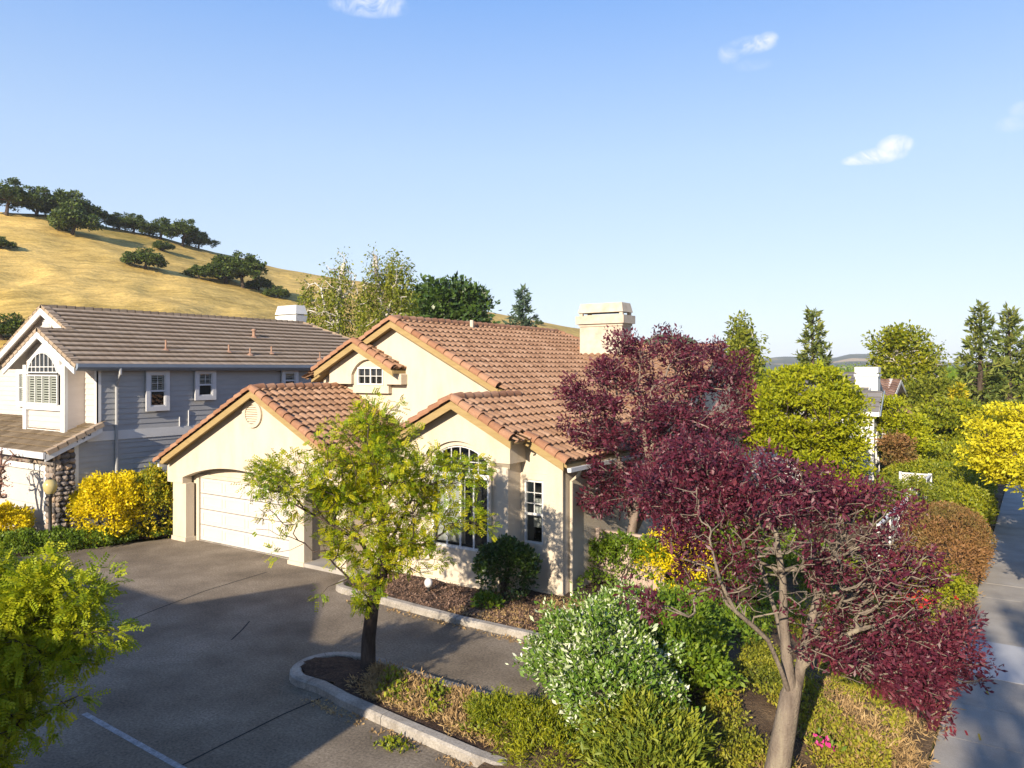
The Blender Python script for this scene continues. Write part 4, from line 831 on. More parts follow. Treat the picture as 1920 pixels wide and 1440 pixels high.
# --- feathery tree on the island
rs0 = np.random.RandomState(1)
Yi = 14.73; q = lambda x, y, dY=0., Y=Yi: P(x, y, Y+dY)
b0 = np.array([13.25, -5.22, 0.05])
tree('street_tree', 'feathery yellow green tree with a dark trunk growing in the kerbed island', tuple(b0),
     [[b0, q(691, 1200), q(699, 1130), q(713, 1085), q(722, 1040), q(712, 960, .1), q(706, 880, .1)], [q(713, 1085), q(680, 1020, -.2), q(625, 985, -.3), q(560, 950, -.4)], [q(713, 1085), q(770, 1035, .1), q(830, 1000, .2), q(890, 950, .3)], [q(722, 1040), q(760, 960, .3), q(800, 880, .4)], [q(699, 1130), q(655, 1085, -.3), q(615, 1100, -.5)]],
     [clump(708, 778, 55, 40, Yi, .6), clump(690, 850, 105, 70, Yi, 1.1, 1.2), clump(620, 905, 95, 65, Yi, 1.1, 1.1), clump(700, 975, 115, 90, Yi, 1.3, 1.5), clump(800, 920, 80, 70, Yi, 1.1), clump(545, 885, 105, 42, Yi-.3, .9, .7), clump(520, 960, 60, 62, Yi-.4, .8, .55), clump(550, 1035, 42, 18, Yi-.5, .5, .5),
      clump(850, 875, 50, 60, Yi, .8, .5), clump(880, 975, 55, 45, Yi+.2, .8, .8), clump(682, 1082, 50, 32, Yi-.3, .6, 1.), clump(775, 1035, 80, 40, Yi, .9, .9), clump(607, 1118, 16, 14, Yi-.5, .2, 1.3), clump(690, 1140, 30, 22, Yi-.2, .2, .8)],
     520, 5, pl['locust'], M['bark'], 7600, .05, gam=.7, spread=.165, rmax=[.15, .135, .125, .13, .1, .07, .05], bal=.25, lo=.15, rtip=.0045, expo=.42, pin=(.15, 5, .055), wob=.06, step=.22)
# --- bright tree at the left edge of the frame
Yf = 9.0; q = lambda x, y, dY=0.: P(x, y, Yf+dY)
bA = G(-95, 693+HC*F_PX/9.0)
tree('leaning_tree', 'bright green feathery tree reaching in from the left edge over the asphalt', tuple(bA),
     [[bA, q(-90, 1500), q(-70, 1380), q(-40, 1290), q(0, 1200), q(40, 1120)], [q(-40, 1290), q(60, 1250), q(140, 1190)], [q(-70, 1380), q(20, 1370), q(100, 1330)], [q(0, 1200), q(80, 1150), q(150, 1110)]],
     [clump(20, 1120, 70, 45, Yf, .5, 1.2), clump(95, 1100, 50, 24, Yf, .4), clump(100, 1052, 38, 13, Yf, .25, .9), clump(160, 1112, 40, 17, Yf, .25, 1.), clump(198, 1086, 22, 11, Yf, .15, 1.1), clump(50, 1190, 75, 45, Yf, .6, 1.4), clump(140, 1180, 45, 20, Yf, .35, 1.1), clump(200, 1186, 32, 12, Yf, .2, 1.3), clump(135, 1225, 50, 20, Yf, .35, 1.), clump(10, 1265, 70, 50, Yf, .6, 1.1), clump(85, 1265, 40, 20, Yf, .3, .6),
      clump(20, 1330, 50, 45, Yf, .5, 1.), clump(85, 1340, 50, 24, Yf, .35, 1.), clump(138, 1312, 24, 12, Yf, .18, 1.1), clump(60, 1385, 20, 22, Yf, .2, .9), clump(0, 1400, 30, 25, Yf, .4, 1), clump(-90, 1150, 120, 120, Yf, 1.1, .9), clump(-60, 1330, 100, 90, Yf, .8, .7)],
     640, 6, pl['bright'], M['bark'], 8200, .05, gam=.8, spread=.13, rmax=[.12, .11, .1, .09, .06, .04], bal=.25, lo=.1, rtip=.0035, expo=.42, pin=(.15, 6, .05), wob=.06, step=.2)
# --- purple plum trees
Y1 = 20.85; q = lambda x, y, dY=0.: P(x, y, Y1+dY)
b1 = G(1158, 1100); 
tree('plum_tree', 'tall purple leaved plum tree beside the stucco house side wall, crown overlapping the roof', tuple(b1),
     [[b1, q(1166, 1070), q(1180, 1020), q(1190, 985), q(1178, 940, -.1), q(1165, 880, -.2), q(1150, 820, -.3)], [q(1186, 1005), q(1205, 965, .2), q(1215, 900, .3), q(1235, 820, .4), q(1250, 740, .5)], [q(1190, 985), q(1240, 950, .5), q(1290, 890, .9), q(1330, 800, 1.2)], [q(1186, 1005), q(1195, 940, -.5), q(1215, 860, -.6), q(1200, 760, -.4)]],
     [clump(1160, 640, 24, 24, Y1, .7, 1.2), clump(1195, 668, 40, 26, Y1+.3, .9), clump(1248, 640, 26, 26, Y1, .7, 1.2), clump(1282, 672, 45, 24, Y1-.3, 1.), clump(1335, 660, 26, 26, Y1+.3, .7, 1.2), clump(1372, 690, 38, 30, Y1, .9), clump(1135, 700, 45, 22, Y1-.3, .9), clump(1205, 722, 60, 24, Y1, 1.3), clump(1300, 722, 60, 26, Y1+.4, 1.3), clump(1385, 740, 30, 30, Y1, .8),
      clump(1075, 732, 36, 14, Y1-.4, .7, .9), clump(1120, 760, 55, 20, Y1-.6, 1.0), clump(1215, 780, 70, 28, Y1-.6, 1.3), clump(1330, 785, 70, 32, Y1-.2, 1.4), clump(1075, 800, 24, 10, Y1-.5, .5, .8), clump(1130, 820, 55, 22, Y1-.7, 1.1), clump(1230, 840, 70, 28, Y1-.6, 1.4), clump(1340, 850, 60, 36, Y1, 1.3), clump(1110, 880, 45, 22, Y1-.8, .9), clump(1190, 895, 55, 24, Y1-.6, 1.1), clump(1290, 905, 60, 28, Y1-.2, 1.2), clump(1130, 935, 50, 20, Y1-.7, .9, .8), clump(1240, 950, 50, 20, Y1-.4, 1., .7)],
     820, 8, pl['purple'], M['barkpale'], 36000, .095, gam=.9, spread=.24, rmax=[.19, .17, .15, .13, .09, .07, .05], bal=.3, lo=.25, rtip=.0065, expo=.43, aspect=.42, step=.3, group='purple plum trees')
Y2 = 10.6; q = lambda x, y, dY=0.: P(x, y, Y2+dY)
b2 = q(1447, 693+HC*F_PX/Y2)
def bare(t, rs):
    x, y = project(t); return ((((x-1600)/190)**2+((y-1075)/125)**2 < 1) & (rs.rand(len(t)) < .80)) | (((x-1400)**2+(y-1080)**2 < 120**2) & (rs.rand(len(t)) < .45)) | (((t-CAM)@FW < Y2-.15) & (x < 1640) & (y > 880) & (rs.rand(len(t)) < .55))
tree('plum_tree', 'wide purple leaved plum in the foreground with forked trunk and lichen on bare branches', tuple(b2),
     [[b2, q(1458, 1440), q(1471, 1370), q(1482, 1305), q(1476, 1240, .1), q(1470, 1170, .2), q(1468, 1090, .2), q(1455, 1000, .3)], [q(1478, 1315), q(1462, 1250, -.2), q(1440, 1200, -.3), q(1410, 1172, -.4), q(1378, 1145, -.5), q(1350, 1090, -.6), q(1330, 1010, -.6)],
      [q(1482, 1305), q(1500, 1255, .2), q(1512, 1200, .3), q(1530, 1130, .4), q(1560, 1050, .6), q(1600, 970, .8)], [q(1495, 1270), q(1540, 1215, 0), q(1610, 1180, -.2), q(1680, 1165, -.3), q(1750, 1140, -.2)], [q(1512, 1200, .3), q(1570, 1150, .4), q(1640, 1080, .5), q(1690, 1010, .6)], [q(1476, 1240, .1), q(1455, 1150, .8), q(1420, 1040, 1.2), q(1410, 940, 1.4)]],
     [clump(1300, 848, 65, 32, Y2+.8, .9, .9), clump(1235, 905, 52, 38, Y2+.5, .8, .8), clump(1285, 985, 55, 48, Y2, .7, .9), clump(1200, 1128, 50, 18, Y2-.4, .4, .7), clump(1320, 945, 85, 55, Y2+.3, 1.0), clump(1345, 1060, 75, 55, Y2-.3, 1.0, 1.), clump(1400, 890, 100, 50, Y2+.6, 1.2, .9), clump(1450, 980, 115, 80, Y2, 1.5, 1.2), clump(1540, 925, 95, 40, Y2+.6, 1.1, .9), clump(1550, 1010, 100, 80, Y2, 1.4, 1.1), clump(1640, 950, 75, 35, Y2+.4, .9, .8), clump(1420, 1095, 90, 55, Y2-.4, 1.0, .9),
      clump(1680, 1050, 75, 60, Y2+.2, .9, 3.0), clump(1620, 1100, 90, 75, Y2, 1., 3.2), clump(1590, 1010, 80, 60, Y2+.2, 1., 1.2), clump(1640, 1215, 120, 60, Y2-.3, 1.1, 1.5), clump(1745, 1215, 80, 60, Y2-.2, .9, 1.3), clump(1765, 1150, 55, 30, Y2, .6, .9), clump(1690, 1275, 70, 40, Y2-.5, .7, 1.1), clump(1735, 1318, 32, 22, Y2-.5, .4, 1.), clump(1560, 1215, 60, 45, Y2-.4, .7, .9), clump(1795, 1240, 35, 35, Y2-.2, .5, 1.1), clump(1260, 1135, 60, 20, Y2-.5, .5, .8), clump(1500, 1110, 80, 60, Y2-.6, .6, .5)],
     2100, 9, pl['purple'], M['barklichen'], 40000, .066, spread=.14, rmax=[.185, .17, .155, .14, .08, .065, .05, .035], bal=.2, lo=.2, rtip=.0050, expo=.385, aspect=.38, step=.2, wob=.045, skip=bare, group='purple plum trees')
# --- round lime tree behind them
Y3 = 31.4; q = lambda x, y, dY=0.: P(x, y, Y3+dY)
b3 = G(1505, 960)
tree('round_tree', 'dense rounded yellow green tree between the purple plums and the white house', tuple(b3), [[b3, q(1503, 920), q(1500, 880), q(1505, 830), q(1510, 780)], [q(1500, 880), q(1450, 830), q(1430, 790)], [q(1500, 880), q(1560, 840), q(1590, 800)]],
     [clump(1510, 765, 92, 78, Y3, 2.), clump(1445, 795, 48, 58, Y3, 1.3), clump(1568, 790, 50, 65, Y3, 1.3), clump(1480, 850, 80, 58, Y3, 1.7), clump(1555, 865, 60, 58, Y3, 1.6), clump(1510, 725, 62, 40, Y3, 1.4), clump(1545, 915, 60, 36, Y3, 1.3), clump(1430, 845, 34, 48, Y3, 1.1)],
     900, 12, pl['lime'], M['bark'], 50000, .145, gam=7., spread=.34, rmax=.2, lo=.82, rtip=.01, aspect=.42, kind='flat')
# --- shrubs along the drive and house
def ug(x, y): return G(x, y)[:2]
def E(x, y, ru, rv, rz, zc=None, dv=0.):
    u, v = ug(x, y); return (u, v+rv*.6+dv, rz*.75 if zc is None else zc, ru, rv, rz)
shrub('clipped_shrub', 'large clipped golden shrub beside the stone pillar and lamp post', [(-2.05, -2.2, 1.1, .95, .8, 1.05), (-1.75, -1.7, 1.35, .8, .7, .85), (-2.35, -2.5, .85, .75, .6, .85)], 20000, pl['gold'], .085, 31, tuft=7, power=2.6, group='golden shrubs by the garage')
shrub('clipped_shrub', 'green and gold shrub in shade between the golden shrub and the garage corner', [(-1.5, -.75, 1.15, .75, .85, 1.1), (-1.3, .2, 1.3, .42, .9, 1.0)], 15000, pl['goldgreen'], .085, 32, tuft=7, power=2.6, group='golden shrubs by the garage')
shrub('clipped_shrub', 'smaller golden shrub at the left edge under the bare pink barked tree', [(-4.1, -4.3, .6, .9, .7, .7), (-4.9, -4.5, .6, .7, .7, .65)], 12000, pl['gold'], .08, 33, tuft=7, group='golden shrubs by the garage')
shrub('low_shrub', 'low green shrub mat along the left edge of the driveway', [(-1.75, -2.65, .22, .75, .55, .36), (-2.3, -3.5, .25, .8, .6, .4), (-2.9, -4.3, .25, .8, .6, .42), (-3.6, -4.9, .28, .9, .6, .42), (-4.6, -5.0, .3, .9, .7, .45), (-5.5, -5.1, .3, .9, .7, .45)], 14000, pl['mid'], .065, 34, aspect=.6, stems=0)
shrub('dark_shrub', 'dark glossy rounded shrub against the stucco wall below the narrow window', [(12.85, -.05, .75, .78, .62, .78), (13.05, -.1, 1.0, .6, .5, .55), (12.6, -.1, .9, .5, .45, .55)], 8000, pl['dark'], .075, 35, aspect=.55)
shrub('mulch_plant', 'small leafy plant at the foot of the dark shrub', [(12.95, -.95, .2, .35, .25, .22)], 500, pl['mid'], .09, 36, stems=3)
def whites(rs, el):
    p, d = shell(1400, el, rs, .08); return [leaves(p, nrm(d+np.array([0, 0, .5])), .06, rs, .5, .4, .4)]
shrub('variegated_shrub', 'big green and white variegated shrub beside the driveway end under the plum tree', [(17.3, -4.1, .65, 1.0, .9, .85), (18.1, -4.8, .85, 1.1, .95, .95), (17.3, -2.8, .7, .9, .9, .75), (16.8, -1.4, .6, .75, .8, .6), (18.7, -5.5, .65, .85, .7, .8), (17.3, -5.1, .5, .8, .6, .65), (16.4, .2, .6, .6, .7, .5)], 36000, pl['silver'], .08, 37, tuft=9, aspect=.38, lump=.28, stems=0)
shrub('broadleaf_shrub', 'rich green broadleaf shrub to the right of the big variegated one', [(18.3, -2.6, .7, .8, .8, .8), (18.8, -3.4, .6, .7, .7, .75), (17.9, -1.7, .75, .6, .7, .7)], 13000, pl['mid'], .09, 38, tuft=7, aspect=.45, stems=14, lump=.25)
shrub('golden_shrub', 'vivid yellow shrub behind the purple leaves at the base of the house plum tree', [(15.95, 3.0, .85, .95, .8, .72), (16.5, 2.7, .7, .7, .7, .6)], 7000, pl['gold'], .085, 39, tuft=6, aspect=.35)
shrub('juniper', 'low juniper with upright yellow green tips at the bottom of the frame', [(19.15, -5.75, .45, .72, .65, .60), (19.6, -6.4, .4, .7, .6, .55)], 14000, pl['juniper'], .10, 40, tuft=8, aspect=.22, up=.2, jit=.35, lump=.25, group='junipers by the driveway')
shrub('juniper', 'spreading juniper spilling from the island beneath the silver shrub', [(17.3, -5.85, .22, .9, .6, .36), (16.6, -5.75, .2, .5, .38, .26), (18.1, -6.4, .2, .75, .5, .34)], 15000, pl['hedge'], .06, 41, tuft=7, aspect=.24, jit=.5, lump=.25, group='junipers by the driveway')
shrub('vine', 'green vine covering the small lattice fence beside the house plum tree', [(14.35, 2.35, .75, .38, .2, .55), (14.9, 2.4, 1.0, .5, .22, .45), (15.6, 2.45, .95, .5, .2, .5), (14.3, 1.9, .25, .5, .5, .3)], 4200, pl['mid'], .085, 42, stems=5, lump=.3, cat='vine')
shrub('green_shrub', 'leafy green shrub behind the foreground plum branches near the house', [(17.2, 4.2, .9, 1.0, .9, .95), (18.4, 5.2, .8, 1.0, .9, .85)], 7000, pl['mid'], .10, 43, tuft=6)
shrub('white_flowering_shrub', 'pale flowering shrub half hidden behind the purple foliage', [(15.9, 11.2, 1.7, 1.2, 1.0, 1.15), (16.8, 10.4, 1.4, .9, .9, 1.0)], 5000, pl['whiteflower'], .10, 44, tuft=5, stems=0)
shrub('fence_shrub', 'loose light green shrub growing over the white lattice fence', [(19.4, 14.6, .85, 1.0, .9, .9), (20.1, 15.6, .95, .8, 1.3, .85), (18.6, 13.6, .8, .9, .9, .85), (19.8, 11.0, .75, .6, 1.2, .75)], 8000, LF['birch'], .10, 45, tuft=5, lump=.25, stems=0)
# hedges by the footpath
shrub('rounded_hedge', 'rust tinged clipped hedge bulging towards the footpath', [(21.55, 10.2, .5, 1.15, 2.9, 1.1), (21.5, 8.2, .4, 1.1, 2.0, .9), (21.2, 12.6, .45, 1.2, 1.6, .95)], 26000, pl['rust'], .07, 46, cat='hedge', tuft=5, aspect=.4, power=2.6, lump=.05, stems=0)
shrub('low_hedge', 'low yellow green hedge in front of the rust tinged hedge', [(21.4, 6.2, .25, 1.05, 1.6, .6), (20.5, 5.8, .25, .9, 1.2, .55)], 11000, pl['hedge'], .065, 47, cat='hedge', tuft=5, lump=.12, stems=0)
shrub('box_hedge', 'mounded green and gold hedge beyond the rust tinged hedge by the footpath', [(21.5, 17.6, .5, .95, 3.2, 1.0), (21.2, 20.5, .5, 1.0, 1.8, 1.0)], 17000, pl['hedge'], .085, 48, cat='hedge', tuft=5, lump=.06, power=2.5, stems=12)
shrub('long_hedge', 'broad flat topped hedge between the footpath and the pale post', [(19.9, 24.6, .5, 2.2, 2.0, .95), (20.6, 23.6, .5, 1.6, 2.2, .95)], 17000, pl['hedge'], .10, 49, cat='hedge', tuft=5, lump=.05, power=3., stems=8)
shrub('back_hedge', 'second flat hedge rising toward the yellow tree behind the long hedge', [(18.5, 29.5, .6, 3.0, 1.6, 1.15), (20.5, 30.2, .7, 1.6, 1.9, 1.25)], 12000, pl['hedge'], .11, 50, cat='hedge', tuft=5, lump=.05, power=3., stems=0)
shrub('square_hedge', 'deep green clipped hedge to the right of the pale gate post', [(18.7, 34.5, .9, 2.2, .9, 1.35)], 9000, pl['mid'], .11, 51, cat='hedge', tuft=5, lump=.03, power=5., stems=6)
# --- trees beyond the houses: pixel clumps at their own distances
def far_tree(name, label, Y, base_px, cl, nt, seed, leaf, bark, nleaf, size, limbs=None, zb=0., **k):
    b = P(base_px[0], HY, Y); b[2] = zb; tr = [[b]+[P(x, y, Y) for x, y in limbs[0]]]+[[P(x, y, Y) for x, y in L] for L in (limbs[1:] or [])]
    return tree(name, label, tuple(b), tr, [clump(x, y, rx, ry, Y, **({'wgt': w_} if w_ else {})) for (x, y, rx, ry, w_) in cl], nt, seed, leaf, M[bark], nleaf, size, **k)
bk = dict(kind='weep', spread=.55, lo=.2, bal=.2, rtip=.02, expo=.42, aspect=.5, step=.6, wob=.1, gam=.7)
far_tree('birch_tree', 'weeping birch with white limbs just right of the grey house chimney', 48, (640, 0), [(585, 555, 30, 40, 1), (612, 530, 28, 40, 1), (645, 505, 24, 38, 1.2), (600, 600, 40, 40, .8), (650, 570, 40, 50, 1), (640, 630, 40, 30, .7)], 150, 61, pl['birch'], 'birch', 9000, .15,
         [[(640, 660), (636, 620), (632, 570), (640, 520), (645, 495)], [(636, 620), (610, 580), (602, 540)], [(636, 630), (620, 600), (590, 565)], [(632, 570), (660, 540), (668, 515)]], zb=1.5, rmax=.2, group='birches behind the houses', **bk)
far_tree('birch_tree', 'taller birch with one thin bare leader rising above the stucco roof ridge', 47, (720, 0), [(704, 490, 10, 22, 1.3), (700, 530, 24, 30, 1), (740, 510, 30, 28, 1.2), (755, 560, 26, 45, 1), (700, 590, 34, 40, .8), (740, 620, 40, 30, .7)], 150, 62, pl['birch'], 'birch', 8600, .15,
         [[(722, 650), (720, 600), (712, 560), (706, 520), (704, 480)], [(720, 600), (738, 560), (745, 520)], [(720, 610), (752, 580), (760, 545)], [(720, 600), (692, 560)]], zb=1.5, rmax=.2, group='birches behind the houses', **bk)
far_tree('oak_tree', 'dark rounded oak showing above the stucco roof ridge', 60, (842, 0), [(840, 570, 65, 38, 1), (800, 580, 36, 40, 1), (880, 590, 34, 34, 1), (840, 610, 70, 30, 1)], 190, 63, pl['dark'], 'bark', 10000, .36, [[(842, 650), (842, 610), (842, 570)]], zb=3, rmax=.3, spread=.9, lo=.6, rtip=.03, step=1.)
far_tree('weeping_birch', 'slim weeping birch standing behind the tall purple plum', 42, (1395, 0), [(1375, 635, 15, 28, 1), (1405, 625, 18, 24, 1), (1390, 670, 28, 34, 1), (1415, 660, 14, 30, 1)], 90, 64, pl['birch'], 'birch', 6000, .19, [[(1394, 740), (1394, 690), (1396, 650), (1400, 622)], [(1394, 690), (1380, 650)], [(1394, 690), (1412, 650)]], rmax=.14, **bk)
far_tree('leafy_birch', 'broad green birch with several white limbs above the far tiled roofs', 55, (1698, 0), [(1665, 650, 30, 28, 1), (1700, 640, 36, 24, 1), (1720, 665, 26, 34, 1), (1660, 690, 26, 34, 1), (1700, 710, 34, 34, 1), (1680, 740, 40, 26, .8)], 170, 65, pl['hedge'], 'birch', 10000, .22, [[(1700, 770), (1690, 730), (1688, 700), (1680, 665), (1676, 640)], [(1690, 730), (1706, 690), (1712, 655)], [(1690, 720), (1695, 680), (1700, 645)]], rmax=.28, spread=.6, lo=.2, gam=.7, rtip=.02, expo=.42, step=.6, bal=.2)
far_tree('thin_birch', 'sparse thin birch with grey twigs right of the leafy birch', 58, (1742, 0), [(1735, 660, 18, 24, 1), (1752, 675, 20, 24, 1), (1740, 700, 24, 26, 1)], 90, 66, pl['birch'], 'birch', 2600, .2, [[(1738, 770), (1738, 720), (1742, 690), (1736, 655)], [(1738, 720), (1752, 690), (1756, 665)]], rmax=.18, **bk)
def conifer(name, label, Y, x, ytop, ybot, wpx, seed, leaf, zb=0., group=None, nb=46, sparse=.0, size=.32, nl=70, droop=.05):
    rs = np.random.RandomState(seed); b = P(x, HY, Y); b[2] = zb; top = P(x, ytop, Y)[2]; low = P(x, ybot, Y)[2]; R = wpx/F_PX*Y/2; root = thing(name, label, 'tree', tuple(b), group)
    mb = MB(); mb.tube([b, (b[0], b[1], (zb+top)/2), (b[0], b[1], top)], [.26, .17, .02], 8, False); Ps, Ds = [], []
    for i in range(nb):
        t = (i+rs.rand()*.6)/nb; z = low+(top-low)*t; L = R*(1-t)**.8*rs.uniform(.6, 1.12)+.12; a = i*2.4+rs.normal(0, .4); d = np.array([math.cos(a), math.sin(a), .12+.35*t-droop])
        c = np.array([b[0], b[1], z]); e = c+d*L; mid_ = (c+e)/2+np.array([0, 0, .07*L]); mb.tube([c, mid_, e], [.045*(1-t)+.012, .03*(1-t)+.008, .006], 4, False)
        k = int(nl*(L/R)+8); s_ = rs.rand(k)**.6*.9+.12; wd = .30*L*(1.05-s_)+.07
        Ps.append(c+np.outer(s_*L, d)+rs.normal(0, 1, (k, 3))*np.array([1, 1, .35])*wd[:, None]*.55); Ds.append(nrm(np.tile(d, (k, 1))+rs.normal(0, .5, (k, 3))))
    mb.build('trunk', M['bark'], root, True); leafmesh('crown', [leaves(np.concatenate(Ps), np.concatenate(Ds), size, rs, .3, .5, .9)], leaf, root); return root
conifer('small_conifer', 'small blue green conifer peeking over the stucco roof ridge', 70, 980, 543, 640, 66, 71, pl['blueconifer'], 4, nb=40, size=.4)
conifer('redwood', 'lone dark redwood with open tiers above the round lime tree', 60, 1524, 582, 730, 88, 72, pl['conifer'], nb=44, size=.42, nl=80, group='redwoods in the valley')
conifer('redwood', 'left redwood of the tall pair at the right edge of the frame', 50, 1838, 572, 790, 110, 73, pl['conifer'], nb=70, size=.36, nl=85, group='redwoods in the valley')
conifer('redwood', 'right redwood of the tall pair at the right edge of the frame', 52, 1892, 580, 790, 124, 74, pl['conifer'], nb=70, size=.38, nl=85, group='redwoods in the valley')
conifer('gold_conifer', 'pointed golden conifer in front of the redwood pair', 47, 1797, 722, 800, 44, 75, pl['goldgreen'], nb=34, size=.25, nl=90)
far_tree('olive_tree', 'wide olive green tree right of the far tiled roof', 44, (1785, 0), [(1780, 790, 45, 40, 1), (1815, 800, 34, 45, 1), (1760, 830, 35, 34, 1), (1800, 840, 50, 24, 1), (1755, 770, 26, 30, 1)], 260, 67, pl['hedge'], 'bark', 14000, .17, [[(1785, 870), (1785, 830), (1785, 790)]], rmax=.2, spread=.45, lo=.7, rtip=.015, kind='flat')
far_tree('olive_tree_tall', 'green leafy tree behind the olive tree beneath the thin birch', 52, (1750, 0), [(1745, 745, 40, 32, 1), (1775, 750, 30, 26, 1), (1725, 765, 25, 25, 1)], 150, 68, pl['birch'], 'bark', 8000, .22, [[(1750, 800), (1750, 760)]], rmax=.2, spread=.6, lo=.6, rtip=.015)
far_tree('light_tree', 'fresh light green tree in front of the brown tiled house', 38.5, (1690, 0), [(1690, 800, 36, 26, 1), (1665, 770, 22, 26, 1), (1705, 830, 34, 24, 1), (1675, 835, 26, 22, 1), (1715, 855, 18, 20, 1)], 220, 69, pl['lime'], 'bark', 11000, .14, [[(1690, 880), (1690, 840), (1688, 800)]], rmax=.12, spread=.38, lo=.6, rtip=.009, kind='flat')
far_tree('maple', 'small rusty brown maple at the corner of the white house', 37, (1665, 0), [(1680, 845, 22, 26, 1), (1690, 862, 20, 16, 1), (1674, 825, 14, 18, 1)], 110, 70, pl['rust'], 'pinkbark', 4200, .12, [[(1668, 895), (1674, 870), (1680, 840)]], rmax=.06, spread=.32, lo=.5, rtip=.008, kind='flat')
Yy = 27.5
far_tree('yellow_tree', 'brilliant yellow tree overhanging the footpath at the right edge', Yy, (2010, 0), [(1890, 800, 58, 42, 1), (1860, 845, 42, 40, 1), (1905, 860, 60, 42, 1), (1960, 820, 70, 65, 1), (1850, 872, 28, 24, 1), (1895, 892, 36, 16, 1), (2010, 800, 80, 80, 1), (2060, 850, 70, 60, 1), (1990, 880, 70, 40, 1)], 420, 76, pl['yellowtree'], 'bark', 36000, .11, [[(2010, 960), (2005, 900), (1998, 840)], [(2005, 900), (1930, 850)], [(2005, 900), (2060, 840)]], rmax=.14, spread=.36, lo=.72, rtip=.009, kind='flat', group='yellow street trees', gam=5.)
# valley woodland that reads as one mass
def woodland(name, specs, seed, leaf, size):
    rs = np.random.RandomState(seed); Ps, Ds = [], []
    for (x0, x1, ytop, Y0, Y1_, n, hh) in specs:
        for _ in range(n):
            Y = rs.uniform(Y0, Y1_); x = rs.uniform(x0, x1); top = P(x, ytop+rs.normal(0, 4), Y)[2]; c = P(x, HY, Y); R = rs.uniform(.7, 1.25)*hh; k = 300; d = in_ball(k, rs, .75); d[:, 2] = np.abs(d[:, 2])*1.3-.2
            Ps.append(np.array([c[0], c[1], max(.2, top-R*1.1)])+d*R); Ds.append(d)
    return tag(leafmesh(name, [leaves(np.concatenate(Ps), nrm(np.concatenate(Ds)+1e-6), size, rs, .6, .6, .5)], leaf, None), kind='stuff')
woodland('valley_woods', [(1330, 2050, 708, 95, 150, 60, 3.0), (1420, 2050, 700, 160, 260, 70, 4.5), (1480, 2050, 697, 300, 520, 70, 7.)], 81, pl['mid'], .9)
woodland('street_trees_mass', [(1740, 2100, 722, 60, 85, 40, 3.0), (1560, 1760, 716, 66, 90, 26, 2.8)], 82, pl['hedge'], .5)
# --- oaks and scrub on the golden hill
def hillz(p):
    "height of the hill under p"
    d = p-CAM; Y = d@FW; x = CX+(d@RT)/Y*F_PX; c = interp(x, HX, HYC); D = interp(x, HX, HD); zc = HC+(HY-c)/F_PX*D; s_ = (Y-50)/(D-50)
    return zc*(.86*s_+.14*s_*s_) if s_ <= 1 else zc*(1-.9*(s_-1)**1.3)
def oak_proto(seed, loc, label, R=4., hgt=7., n=9000, name='hill_oak', grp='oaks on the golden hill', low=.13):
    rs = np.random.RandomState(seed); loc = np.array(loc); cl = []
    for k in range(10):
        a = k*2.4+rs.rand(); f = rs.uniform(.3, .8); r = R*f; zz = hgt*(low+(.98-low)*(1-f*.75)*rs.uniform(.55, .9)); cl.append((loc+np.array([math.cos(a)*r, math.sin(a)*r, zz]), R*rs.uniform(.32, .46), R*rs.uniform(.32, .46), hgt*rs.uniform(.13, .2), 1.))
    cl.append((loc+np.array([0, 0, hgt*.82]), R*.5, R*.5, hgt*.18, 1.)); cl.append((loc+np.array([0, 0, hgt*.55]), R*.7, R*.7, hgt*.2, .8)); t = loc+np.array([rs.normal(0, .3), rs.normal(0, .3), hgt*.28])
    return tree(name, label, tuple(loc), [[loc, (loc+t)/2, t, t+np.array([.3, .2, hgt*.2])]], cl, 200, seed, pl['oak'], M['bark'], n, .36, spread=.60, rmax=.34, lo=.75, rtip=.03, step=.9, group=grp, bal=.2, aspect=.7)
def at_hill(x, y):
    "where the ray through pixel (x, y) meets the hill"
    for Y in np.arange(52, 420, .5):
        p = P(x, y, Y)
        if p[2] <= hillz(p): return np.array([p[0], p[1], hillz(p)])
    c = float(interp(x, HX, HD)); p = P(x, HY, c*.985); return np.array([p[0], p[1], hillz(p)])
def copy_tree(src, loc, rz, s_, label, group=None):
    r = src.copy(); COL.objects.link(r); r.location = loc; r.rotation_euler = (0, 0, rz); r.scale = s_; r['label'] = label
    if group: r['group'] = group
    for ch in list(src.children):
        c = ch.copy(); COL.objects.link(c); c.parent = r
    return r
o1 = at_hill(12, 404); A_ = oak_proto(91, o1, 'dark oak cut by the left frame edge on the hill crest', 5.0, 8.6)
o2 = at_hill(68, 396); B_ = oak_proto(92, o2, 'round lighter oak with a visible trunk, second from the left on the crest', 4.6, 7.0)
o3 = at_hill(130, 404); C_ = oak_proto(93, o3, 'dense oak in the middle of the left crest group', 5.0, 7.2)
for o_ in (A_, B_, C_): o_.scale = (1.08, 1.08, .8)
def cp_(src, x, y, s_, label, rz):
    p = at_hill(x, y); return copy_tree(src, tuple(p), rz, (s_*1.1, s_*1.1, s_*.8), label)
cp_(B_, 160, 411, .8, 'oak at the right end of the left crest group', 2.)
cp_(C_, 108, 400, .8, 'oak tucked between its neighbours in the left crest group', 4.)
cp_(B_, 224, 431, .6, 'smallest crest oak just after the gap in the row', 1.2)
cp_(C_, 250, 438, .7, 'crest oak leaning on the smallest one after the gap', 3.)
cp_(B_, 300, 449, .8, 'dark crest oak in the middle of the right hand row', 5.1)
cp_(A_, 343, 462, .86, 'broad spreading oak lit on its left side near the end of the crest row', .5)
cp_(C_, 372, 467, .66, 'last oak at the low end of the crest row', 2.5)
b_ = at_hill(135, 440); D_ = oak_proto(94, b_, 'low shaded scrub oak below the left crest group', 5.0, 5.6, low=.02)
cp_(D_, 272, 503, .72, 'small dark bush alone in the middle of the golden slope', 1.)
